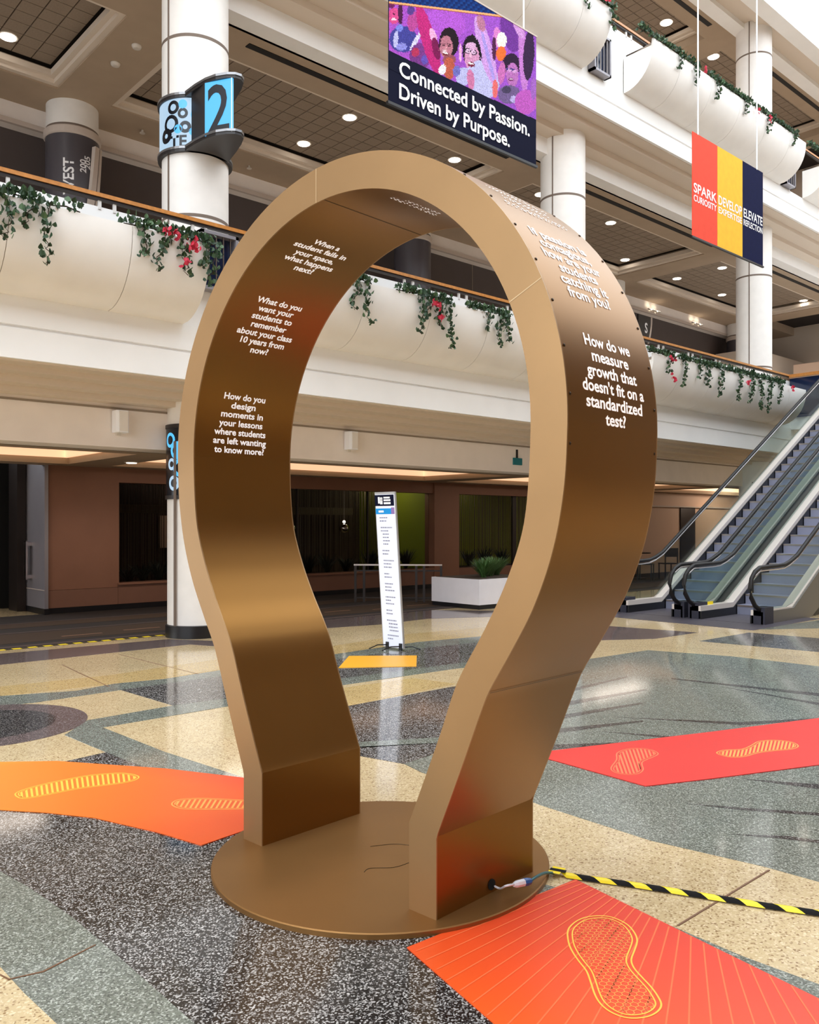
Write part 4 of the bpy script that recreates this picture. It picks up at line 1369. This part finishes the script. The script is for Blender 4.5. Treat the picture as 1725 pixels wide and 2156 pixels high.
# small dark curved sign far behind the right rim of the arch
u, z = at_v(1357, 690, 14.3)
t = thing('column_sign', 'small dark curved sign ending in the letter S beside the arch rim', 'sign', (u, 14.3, z))
MB().prism([(-0.35, -0.03), (0.3, -0.03), (0.3, 0.03), (-0.35, 0.03)], -0.45, 0.35).build('sign_plate', 'sign_dark', t)
v, f = text_mesh('S', 0.42, 0.02, 'CENTER')
mesh_obj('lettering', [(x * 0.8 + 0.05, -0.034, y - 0.15) for x, y, z in v], f, 'print_white', t)
MB().tube([(0.34 - 0.18 * (k / 8.0) ** 2, -0.02, 0.35 - 0.8 * k / 8.0) for k in range(9)], 0.04, 6).build('silver_fin', 'trim_light', t)

# ================================================================ white loudspeakers on the beam
for px, py, txt in [(255, 888, 'white wall loudspeaker on the beam left of the arch'), (741, 928, 'white wall loudspeaker on the beam seen through the arch')]:
    u, z = at_v(px, py, 10.6)
    t = thing('wall_speaker', txt, 'speaker', (u, 10.68, z), 0, 'loudspeakers on the lower beam')
    MB().prism([(-0.085, -0.12), (-0.06, -0.16), (0.06, -0.16), (0.085, -0.12), (0.085, 0.0), (-0.085, 0.0)], -0.14, 0.14).build('cabinet', 'speaker_white', t)
    MB().box(-0.055, 0.055, -0.165, -0.16, -0.125, 0.125).build('grille', 'plaster', t)
    MB().box(-0.03, 0.03, -0.02, 0.02, -0.17, -0.14).build('bracket', 'lamp_trim', t)
u, z = at_v(1100, 968, 10.55)
t = thing('exit_sign', 'small teal sign hanging at the right inner edge of the arch', 'sign', (u, 10.7, z))
MB().box(-0.1, 0.14, -0.03, 0.0, -0.09, 0.04).build('sign_plate', 'teal_sign', t)
MB().box(-0.01, 0.03, -0.02, 0.0, 0.04, 0.2).build('bracket', 'dark_metal', t)

# ================================================================ hanging banners
BV = 7.0
def banner_map(px, py):
    return at_v(px, py, BV)
def sheet(name, u0, u1, z0, z1, m, parent, v=BV, th=0.012):
    return MB().box(u0, u1, v, v + th, z0, z1).build(name, m, parent)
U0, U1 = at_v(819, 0, BV)[0], at_v(1129, 0, BV)[0]
ZB = 6.07
ZTOP = 7.70
t = thing('photo_banner', 'hanging navy banner with a crowd photo and the words Connected by Passion', 'banner')
sheet('banner_sheet', U0, U1, ZB, ZTOP, 'navy', t)
NX, NZ = 230, 150
def proj_v(u, z, V=BV):
    X, D = u * CS - V * SN, u * SN + V * CS
    return CX + F * X / D, HY - F * (z - EYE) / D
random.seed(3)
def ell(x, y, cx_, cy_, rx, ry, rot=0.0):
    c, s = math.cos(rot), math.sin(rot)
    dx, dy = x - cx_, y - cy_
    return ((dx * c + dy * s) / rx) ** 2 + ((-dx * s + dy * c) / ry) ** 2 < 1
SH = [  # (cx, cy, rx, ry, rot, colour) painted in order, in units of the printed picture
    (1400, 330, 110, 230, -0.2, (112, 52, 150)), (700, 250, 220, 160, 0.3, (176, 88, 206)),
    (150, 170, 60, 90, 0, (214, 76, 140)), (218, 150, 26, 120, 0, (72, 22, 66)), (120, 60, 40, 30, 0.2, (110, 30, 90)),
    (250, 420, 150, 140, 0.2, (66, 66, 150)), (210, 300, 40, 40, 0, (120, 130, 220)), (380, 440, 22, 110, 0.55, (214, 210, 246)), (230, 500, 60, 40, 0, (140, 140, 220)), (170, 420, 25, 90, 0.1, (190, 190, 240)),
    (350, 230, 58, 110, 0.1, (184, 72, 150)), (330, 110, 40, 50, 0, (90, 60, 140)), (430, 600, 115, 140, 0, (120, 56, 136)), (380, 560, 40, 50, 0, (180, 50, 90)), (480, 640, 40, 50, 0, (100, 80, 180)),
    (520, 430, 75, 400, -0.28, (192, 40, 122)), (570, 390, 34, 95, -0.3, (246, 178, 220)), (600, 520, 40, 120, -0.2, (120, 20, 80)),
    (740, 450, 102, 158, -0.05, (30, 16, 24)), (706, 500, 72, 118, 0.0, (186, 118, 136)), (740, 640, 70, 60, 0, (150, 80, 90)), (690, 550, 26, 16, 0, (230, 200, 210)), (740, 730, 62, 120, 0, (190, 92, 70)), (668, 745, 40, 54, 0.3, (246, 240, 246)), (640, 460, 10, 60, 0.1, (60, 20, 50)),
    (995, 560, 112, 188, -0.1, (26, 14, 24)), (860, 570, 16, 100, 0, (236, 170, 210)), (985, 620, 78, 165, -0.08, (212, 148, 188)), (970, 500, 60, 50, -0.05, (220, 170, 210)), (936, 545, 36, 30, 0.1, (40, 26, 50)), (1004, 562, 36, 30, 0.1, (40, 26, 50)),
    (1100, 850, 170, 210, -0.4, (190, 190, 238)), (890, 820, 80, 100, 0, (186, 186, 236)), (970, 850, 40, 110, -0.1, (206, 120, 166)), (820, 760, 40, 60, 0, (110, 110, 190)),
    (1130, 540, 75, 380, -0.26, (206, 156, 226)), (1080, 250, 42, 90, -0.3, (186, 120, 150)), (1160, 620, 20, 300, -0.25, (170, 150, 230)),
    (1250, 400, 40, 110, 0.0, (216, 130, 200)), (1300, 430, 54, 86, 0.0, (252, 244, 232)), (1295, 575, 54, 80, 0.1, (252, 112, 52)), (1230, 950, 30, 100, 0.0, (236, 110, 110)), (1220, 520, 22, 130, 0, (80, 30, 70)),
    (1405, 690, 95, 120, -0.1, (44, 22, 52)), (1415, 800, 66, 130, 0.0, (184, 112, 184)), (1395, 745, 60, 18, 0.2, (60, 50, 120)), (1300, 780, 40, 120, 0.1, (200, 110, 180)), (1380, 1010, 120, 100, 0.0, (112, 92, 140)), (1350, 960, 50, 40, 0, (70, 60, 90)), (1430, 1060, 40, 40, 0, (180, 170, 220)),
    (678, 482, 17, 7, 0.1, (50, 20, 30)), (738, 492, 17, 7, 0.1, (60, 24, 34)), (678, 466, 20, 5, -0.15, (40, 16, 24)), (738, 474, 20, 5, 0.2, (40, 16, 24)), (706, 520, 9, 26, 0.1, (222, 160, 170)), (700, 576, 34, 18, 0.1, (120, 30, 44)), (700, 570, 26, 9, 0.1, (246, 236, 240)),
    (938, 545, 26, 22, 0.1, (226, 190, 220)), (1000, 560, 26, 22, 0.1, (226, 186, 220)), (940, 547, 10, 6, 0, (40, 20, 40)), (1000, 562, 10, 6, 0, (40, 20, 40)), (968, 590, 9, 34, 0, (236, 190, 214)), (978, 690, 40, 26, 0.2, (120, 30, 60)), (974, 680, 30, 10, 0.2, (250, 240, 246)), (1060, 520, 14, 110, -0.25, (14, 8, 16)),
    (1385, 752, 24, 18, 0.1, (214, 160, 214)), (1440, 764, 24, 18, 0.1, (214, 160, 214)), (1400, 850, 26, 16, 0.1, (110, 40, 90)), (1400, 845, 18, 6, 0.1, (244, 230, 244)), (150, 150, 16, 7, 0, (90, 20, 60)), (150, 205, 26, 12, 0, (250, 220, 236)),
    (1530, 620, 46, 400, -0.05, (194, 124, 204)), (1480, 300, 40, 120, -0.4, (206, 150, 214)), (1590, 590, 58, 270, 0.05, (54, 30, 68)), (1560, 1090, 120, 130, 0.0, (188, 90, 188)), (1640, 950, 30, 120, 0, (160, 100, 190))]
def paint(px, py):
    x, y = (px - 800) * 5.0735, py * 5.0735
    y0_ = y
    edge = 540 + (x - 100) * 0.472
    stripe = 30 + (x - 95) * 0.122
    if y < stripe - 16:
        q = (int(x / 26) + int(y / 22)) % 3
        return ((8, 44, 110), (14, 62, 134), (6, 32, 92))[q]
    if y < stripe + 12:
        return (244, 176, 116) if y < stripe + 4 else (150, 70, 60)
    if y > edge:
        return (13, 16, 42)
    x, y = x + random.gauss(0, 3), y + random.gauss(0, 3)
    c = (172 - 20 * (x / 1700), 82, 198)
    for cx_, cy_, rx, ry, rot, col in SH:
        if ell(x, y, cx_, cy_, rx, ry, rot):
            c = col
    n = random.uniform(0.86, 1.12)
    return tuple(max(0, min(255, k * n)) for k in c)
v, f, cols = [], [], []
for j in range(NZ + 1):
    for i in range(NX + 1):
        v.append((U0 + (U1 - U0) * i / NX, BV - 0.002, ZB + 0.35 + (ZTOP - ZB - 0.35) * j / NZ))
for j in range(NZ):
    for i in range(NX):
        a = j * (NX + 1) + i
        f.append((a, a + 1, a + NX + 2, a + NX + 1))
po = mesh_obj('crowd_photo', v, f, 'print_photo', t)
ca = po.data.color_attributes.new('print', 'FLOAT_COLOR', 'CORNER')
li = 0
buf = []
for j in range(NZ):
    for i in range(NX):
        px, py = proj_v(U0 + (U1 - U0) * (i + 0.5) / NX, ZB + 0.35 + (ZTOP - ZB - 0.35) * (j + 0.5) / NZ)
        c = (*lin(paint(px, py)), 1.0)
        buf += c * 4
ca.data.foreach_set('color', buf)
def plane_text(body, pa, pb, size_z, m, parent, V=BV, bold=0.02, name='lettering', wall=None):
    """text between two measured baseline ends"""
    u0, z0 = at_v(*pa, V)
    u1, z1 = at_v(*pb, V)
    v, f = text_mesh(body, size_z, bold)
    x0 = min(p[0] for p in v)
    k = (u1 - u0) / text_width(v)
    zz = (z0 + z1) / 2
    return mesh_obj(name, [(u0 + (p[0] - x0) * k, V - 0.006, zz + p[1]) for p in v], f, m, parent)
plane_text('Connected by Passion.', (840, 158), (1115, 288), 0.235, 'print_white', t, bold=0.022)
plane_text('Driven by Purpose.', (840, 206), (1073, 310), 0.235, 'print_white', t, bold=0.022)
MB().box(U0 - 0.02, U1 + 0.02, BV - 0.012, BV + 0.024, ZB - 0.03, ZB).build('bottom_pole', 'esc_black', t)
MB().box(U0 - 0.02, U1 + 0.02, BV - 0.006, BV + 0.02, ZTOP, ZTOP + 0.02).build('top_pole', 'trim_light', t)
uc = at_v(1103, 60, BV)[0]
MB().tube([(uc, BV, ZTOP), (uc, BV, 17.0)], 0.011, 6).build('hanging_cable', 'cable_white', t)
MB().tube([(U0 + (U1 - uc), BV, ZTOP), (U0 + (U1 - uc), BV, 17.0)], 0.011, 6).build('hanging_cable', 'cable_white', t)

t = thing('colour_banner', 'hanging banner in red, yellow and navy stripes with white capital words', 'banner')
edges = [at_v(x, 0, BV)[0] for x in (1458.5, 1511, 1564, 1607)]
for k, (nm, m, words) in enumerate([('red_panel', 'flag_red', ('SPARK', 'CURIOSITY')), ('yellow_panel', 'flag_yellow', ('DEVELOP', 'EXPERTISE')), ('navy_panel', 'flag_navy', ('ELEVATE', 'REFLECTION'))]):
    a, b = edges[k], edges[k + 1]
    sheet(nm, a + 0.003, b - 0.003, ZB - 0.03, ZTOP - 0.02, m, t)
    for w_, zz, hh in ((words[0], 6.74, 0.21), (words[1], 6.60, 0.145)):
        v, f = text_mesh(w_, hh, 0.02)
        x0 = min(p[0] for p in v)
        kx = (b - a - 0.06) / text_width(v)
        mesh_obj('lettering', [(a + 0.03 + (p[0] - x0) * kx, BV - 0.004, zz + p[1]) for p in v], f, 'print_white', t)
MB().box(edges[0] - 0.02, edges[3] + 0.02, BV - 0.01, BV + 0.022, ZB - 0.055, ZB - 0.03).build('bottom_pole', 'esc_black', t)
for x in (1470, 1594):
    uc = at_v(x, 0, BV)[0]
    MB().tube([(uc, BV, ZTOP - 0.03), (uc, BV, 17.0)], 0.013, 6).build('hanging_cable', 'cable_white', t)

# ================================================================ directory sign
tb = w2(-0.186, 10.3)
t = thing('directory_sign', 'tall narrow white directory sign leaning slightly on small black feet', 'sign', (tb[0], tb[1], 0), rad(-45) - YAW)
TW, TH, LEAN = 0.178, 1.9, -0.082
def tl(x, z, y=0.0):
    return (x + LEAN * z, y, z + x * 0.0)
def tpanel(name, x0, x1, z0, z1, y0, y1, m):
    v = [tl(x0, z0, y0), tl(x1, z0, y0), tl(x1, z1, y0), tl(x0, z1, y0), tl(x0, z0, y1), tl(x1, z0, y1), tl(x1, z1, y1), tl(x0, z1, y1)]
    return mesh_obj(name, v, [(0, 1, 2, 3), (4, 7, 6, 5), (0, 4, 5, 1), (1, 5, 6, 2), (2, 6, 7, 3), (3, 7, 4, 0)], m, t)
tpanel('sign_board', -TW, TW, 0.02, TH, -0.012, 0.012, 'totem_frame')
tpanel('sign_sheet', -TW + 0.012, TW - 0.012, 0.03, TH - 0.03, -0.0135, -0.012, 'totem_white')
tpanel('header', -TW + 0.0, TW - 0.02, TH - 0.17, TH - 0.035, -0.015, -0.012, 'navy')
for x0, x1, z0, z1 in [(-0.12, -0.09, -0.14, -0.06), (-0.085, -0.04, -0.15, -0.065), (-0.075, -0.045, -0.11, -0.08), (-0.02, 0.09, -0.08, -0.06), (-0.02, 0.1, -0.112, -0.09), (-0.02, 0.1, -0.15, -0.125)]:
    tpanel('header_mark', x0, x1, TH + z0, TH + z1, -0.0165, -0.015, 'print_white')
tpanel('colour_band', -TW + 0.005, 0.10, TH - 0.27, TH - 0.2, -0.015, -0.012, 'print_cyan')
tpanel('colour_band', 0.10, TW - 0.02, TH - 0.27, TH - 0.19, -0.015, -0.012, 'print_violet')
tpanel('band_mark', -0.12, -0.03, TH - 0.25, TH - 0.225, -0.0165, -0.015, 'print_white')
rows = [(0.32, -0.11, 0.03), (0.36, -0.11, 0.0), (0.44, -0.1, 0.09), (0.48, -0.1, 0.02), (0.52, -0.07, 0.03), (0.56, -0.07, 0.03), (0.60, -0.07, 0.05), (0.64, -0.07, 0.02), (0.72, -0.09, 0.02), (0.76, -0.09, 0.01), (0.84, -0.08, 0.09), (0.88, -0.08, 0.04), (0.92, -0.08, 0.06), (1.0, -0.08, 0.01),
        (1.04, -0.08, 0.05), (1.12, -0.08, 0.05), (1.16, -0.08, 0.02), (1.2, -0.08, 0.08), (1.28, -0.08, 0.08), (1.32, -0.08, 0.0), (1.36, -0.08, 0.06), (1.44, -0.08, 0.01), (1.48, -0.08, 0.03), (1.56, -0.08, 0.08), (1.60, -0.05, 0.09), (1.64, -0.05, 0.09), (1.68, -0.04, 0.1), (1.74, -0.08, 0.1), (1.78, -0.08, 0.0)]
random.seed(5)
for d, x0, x1 in rows:
    x = x0
    mb = MB()
    while x < x1:
        w_ = random.uniform(0.012, 0.035)
        z = TH - d
        v = [tl(x, z, -0.0155), tl(min(x + w_, x1 + 0.01), z, -0.0155), tl(min(x + w_, x1 + 0.01), z + 0.014, -0.0155), tl(x, z + 0.014, -0.0155)]
        mb.add(v, [(0, 1, 2, 3)])
        x += w_ + 0.006
    mb.build('text_row', 'print_grey', t)['kind'] = 'stuff'
for x in (-0.1, 0.13):
    f = MB().box(x - 0.018, x + 0.025, -0.03, -0.012, 0.0, 0.085)
    f.build('foot_clip', 'esc_black', t)
    MB().tube([(x, -0.03, 0.05), (x - 0.06, -0.12, 0.05), (x - 0.13, -0.2, 0.004)], 0.007, 5).build('foot', 'esc_black', t)
    MB().tube([(x, 0.03, 0.04), (x + 0.06, 0.12, 0.04), (x + 0.12, 0.2, 0.004)], 0.007, 5).build('foot', 'esc_black', t)

# ================================================================ white planter box with shrubs
t = thing('planter_box', 'low white planter box on a black plinth seen through the arch', 'planter', (0, 0, 0))
MB().box(11.0, 12.6, 10.38, 11.6, 0.08, 0.53).build('box', 'planter_box', t)
MB().box(11.01, 12.59, 10.39, 11.59, 0.0, 0.08).build('plinth', 'base_black', t)
MB().box(11.06, 12.54, 10.44, 11.54, 0.53, 0.535).build('soil', 'soil', t)

def blades(mb, c, n, h_, spread, w_=0.03, droop=0.5):
    for _ in range(n):
        a = random.uniform(0, 6.28)
        r = spread * random.uniform(0.5, 1.0)
        hh = h_ * random.uniform(0.6, 1.05)
        tip = Vector((c[0] + r * math.cos(a), c[1] + r * math.sin(a), c[2] + hh))
        base = Vector((c[0] + random.gauss(0, 0.02), c[1] + random.gauss(0, 0.02), c[2]))
        mid = (base + tip) / 2 + Vector((0, 0, hh * 0.22 * droop))
        sd = Vector((-math.sin(a), math.cos(a), 0)) * w_ * random.uniform(0.7, 1.2)
        mb.add([base - sd * 0.4, base + sd * 0.4, mid + sd, mid - sd, tip], [(0, 1, 2, 3), (3, 2, 4)])
def plant(c, n, h_, spread, m, label, w_=0.03, grp='plants behind the glass', name='spiky_plant', cat='plant'):
    t = thing(name, label, cat, (0, 0, 0), 0, grp)
    mb = MB()
    blades(mb, c, n, h_, spread, w_)
    mb.build('foliage', m, t)['kind'] = 'stuff'
    MB().tube([(c[0], c[1], c[2] - 0.01), (c[0], c[1], c[2] + h_ * 0.4)], 0.015, 5).build('stem', 'soil', t)
    return t
random.seed(21)
for k, (u, v, txt) in enumerate([(11.5, 10.75, 'low green shrub at the near corner of the white planter box'), (11.9, 10.95, 'low green shrub in the middle of the white planter box'), (12.25, 11.1, 'low green shrub at the far side of the white planter box')]):
    t = plant((u, v, 0.535), 190, 0.36, 0.33, ('leaf_mid', 'leaf_light', 'leaf_light')[k], txt, 0.013, 'shrubs in the white planter box', 'shrub', 'shrub')
for px, h_, txt in [(272, 0.3, 'dark spiky plant in the left window, nearest the brown wall'), (300, 0.36, 'dark spiky plant in the middle of the left window'), (335, 0.42, 'dark spiky plant in the left window beside the white column'),
                    (650, 0.42, 'dark spiky plant behind the window at the left inner edge of the arch'), (690, 0.45, 'dark spiky plant behind the window, second from the inner edge of the arch'), (730, 0.36, 'dark spiky plant behind the window left of the metal guard rail'),
                    (782, 0.5, 'dark spiky plant just left of the directory sign'), (856, 0.5, 'dark spiky plant just right of the directory sign'),
                    (988, 0.46, 'dark spiky plant behind the right window, left one'), (1022, 0.5, 'dark spiky plant behind the right window, middle one'), (1058, 0.46, 'dark spiky plant behind the right window, right one')]:
    u = at_v(px, 1208, 15.1)[0]
    if px > 960:
        u = max(u, 15.2)
    plant((u, 15.12, 0.45), 80, h_, 0.36, 'leaf_dark', txt, 0.013)
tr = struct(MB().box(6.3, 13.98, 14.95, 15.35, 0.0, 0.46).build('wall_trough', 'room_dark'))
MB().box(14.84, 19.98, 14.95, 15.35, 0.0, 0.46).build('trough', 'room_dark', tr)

# ================================================================ metal guard rail beyond the sign
ga, gb = w2(-1.08, 16.6), w2(0.33, 16.5)
gd = Vector((gb[0] - ga[0], gb[1] - ga[1]))
t = thing('guard_rail', 'low brown metal guard rail standing behind the directory sign', 'railing', (ga[0], ga[1], 0), math.atan2(gd.y, gd.x))
L = gd.length
MB().box(0, L + 0.3, -0.02, 0.02, 0.71, 0.74).build('top_rail', 'steel', t)
MB().box(0, L + 0.3, -0.012, 0.012, 0.6, 0.625).build('mid_rail', 'dark_metal', t)
MB().box(0, L + 0.3, -0.012, 0.012, 0.08, 0.1).build('bottom_rail', 'dark_metal', t)
for x in (0.03, 0.2, L - 0.2, L - 0.05, L + 0.28):
    MB().box(x - 0.022, x + 0.022, -0.02, 0.02, 0.0, 0.71).build('post', 'dark_metal', t)

# ================================================================ escalators
NOS, RUN, RISE = 13.55, 0.2858, 0.165
def zp(u):
    return max(0.0, min(4.2, (u - NOS) * math.tan(rad(30))))
def hand_path():
    P = [(12.68, 0.20), (12.52, 0.22), (12.36, 0.30), (12.25, 0.42), (12.21, 0.56), (12.26, 0.70), (12.37, 0.80), (12.52, 0.855), (12.8, 0.862), (13.1, 0.865), (13.35, 0.875), (13.55, 0.92), (13.8, 1.01)]
    u = 14.1
    while u < 20.6:
        P.append((u, 0.865 + zp(u)))
        u += 0.5
    return P + [(20.6, 4.93), (20.9, 5.03), (21.3, 5.06), (22.2, 5.06)]
HP = hand_path()
def balustrade(t, v, inner, side):
    """inner = +1 when the steps lie towards growing V"""
    us = [12.5, 13.0, 13.3, 13.55, 13.8, 14.2, 17.0, 20.83, 21.3, 22.2]
    o = v - 0.03 * inner
    t = MB().profile_v([(u, zp(u) + 0.19) for u in us] + [(u, max(0.0, zp(u) - 0.65)) for u in us[::-1]], min(o, o - 0.03 * inner), max(o, o - 0.03 * inner)).build('balustrade', 'esc_side', t)
    MB().tube([(u, v, z) for u, z in HP], 0.033, 8).build('handrail', 'handrail_black', t, True)
    MB().tube([(u + (0.035 if i < 7 else 0.0), v, z - (0.05 if i > 5 else 0.0)) for i, (u, z) in enumerate(HP) if i > 1], 0.014, 6).build('handrail_track', 'chrome', t, True)
    top = [(u + (0.03 if i < 7 else 0), z - (0.05 if i > 5 else 0)) for i, (u, z) in enumerate(HP) if i > 0]
    low = [(u, zp(u) + 0.19) for u in [22.2, 20.9, 17.0, 14.2, 13.7, 13.3, 12.9, 12.55]]
    MB().profile_v(top + low, v - 0.006, v + 0.006).build('glass_panel', 'esc_glass', t)
    a, b = (v - 0.03, v + 0.13) if inner > 0 else (v - 0.13, v + 0.03)
    MB().profile_v([(u, zp(u) + 0.21) for u in us] + [(u, zp(u) + 0.13) for u in us[::-1]], a, b).build('deck', 'esc_white', t)
    c = v + 0.12 * inner
    MB().profile_v([(u, zp(u) + 0.13) for u in us] + [(u, zp(u) - 0.12) for u in us[::-1]], min(c, c + 0.02 * inner), max(c, c + 0.02 * inner)).build('skirt', 'esc_black', t)
    MB().box(12.5, 12.78, v - 0.09, v + 0.09, 0.0, 0.26).build('newel_box', 'step_dark', t)
    MB().box(12.66, 12.72, v - 0.05, v + 0.05, 0.15, 0.26).build('handrail_inlet', 'esc_black', t)
def escalator(va, vb, label):
    t = thing('escalator', label, 'escalator', (0, 0, 0), 0, 'escalators')
    balustrade(t, vb, -1, 'left')
    balustrade(t, va, +1, 'right')
    st = MB()
    st.profile_v([(0.0, 0.0), (RUN + 0.02, 0.0), (RUN + 0.02, -0.03), (0.04, -0.165), (0.0, -0.165)], va + 0.15, vb - 0.15)
    p = st.build('step', 'step_metal', t)
    MB_ = None
    for k in range(25):
        s = p if k == 0 else p.copy()
        if k:
            COL.objects.link(s)
        s.location = (NOS + 0.1 + k * RUN, 0, (k + 1) * RISE)
    nose = MB().box(-0.006, 0.0, va + 0.15, vb - 0.15, -0.03, 0.0).build('step_nose', 'steel', t)
    for k in range(25):
        s = nose if k == 0 else nose.copy()
        if k:
            COL.objects.link(s)
        s.location = (NOS + 0.1 + k * RUN, 0, (k + 1) * RISE)
    MB().box(12.5, NOS + 0.15, va + 0.15, vb - 0.15, 0.0, 0.008).build('comb_plate', 'landing_metal', t)
    MB().profile_v([(13.9, 0.0), (NOS + 0.2, 0.0), (20.9, 4.0), (22.2, 4.0), (22.2, 3.5), (21.0, 3.4), (14.9, 0.0)], va + 0.02, vb - 0.02).build('truss', 'esc_black', t)
    return t
escalator(7.36, 8.45, 'escalator nearer the balcony planters with black handrails')
escalator(6.03, 7.11, 'escalator at the right edge of the picture with black handrails')
o = MB().box(12.72, 12.98, 7.03, 7.04, 0.2, 0.26).build('warning_label', 'tape_yellow')
tag(o, 'small yellow warning label at the foot of the escalator glass', 'label')
ld = struct(MB().box(11.75, 14.0, 5.75, 9.35, -0.01, 0.005).build('floor_landing', 'landing_metal'))
# upper landing and glass guard
ul = struct(MB().box(21.6, 33, 3.0, 9.98, 3.9, 4.2).build('floor_bridge', 'fascia_white'))
MB().box(21.55, 21.62, 8.6, 9.6, 4.2, 5.18).build('guard_glass', 'blue_glass', ul)
MB().box(21.55, 21.62, 3.0, 5.8, 4.2, 5.18).build('guard_glass', 'blue_glass', ul)
MB().box(21.5, 21.66, 8.6, 9.66, 5.2, 5.28).build('guard_rail', 'wood_rail', ul)
MB().box(21.5, 21.66, 3.0, 5.8, 5.2, 5.28).build('guard_rail', 'wood_rail', ul)
for v in (8.6, 8.4):
    MB().box(21.55, 21.6, v, v + 0.03, 4.2, 5.2).build('guard_post', 'steel', ul)

# ================================================================ cafe chairs in the distance
def cafe_chair(u, v, rz, label):
    t = thing('cafe_chair', label, 'chair', (u, v, 0.006), rz, 'cafe chairs behind the escalator')
    MB().box(-0.2, 0.2, -0.2, 0.2, 0.42, 0.45).build('seat', 'esc_black', t)
    for x in (-0.18, 0.18):
        for y in (-0.18, 0.18):
            MB().box(x - 0.014, x + 0.014, y - 0.014, y + 0.014, 0.0, 0.42 if y < 0 else 0.85).build('leg', 'esc_black', t)
    MB().box(-0.2, 0.2, 0.165, 0.19, 0.62, 0.86).build('backrest', 'dark_metal', t)
cafe_chair(20.2, 12.9, 0.4, 'dark cafe chair behind the escalator glass, left one')
cafe_chair(21.0, 12.7, 2.6, 'dark cafe chair behind the escalator glass, right one')
t = thing('cafe_table', 'small dark cafe table between the chairs behind the escalator', 'table', (20.6, 13.4, 0.006))
MB().lathe([(0.35, 0.7), (0.35, 0.73)], 20).build('table_top', 'dark_metal', t)
MB().lathe([(0.03, 0.02), (0.03, 0.7)], 10).build('table_leg', 'steel', t)
MB().lathe([(0.22, 0.0), (0.22, 0.02)], 16).build('table_base', 'dark_metal', t)
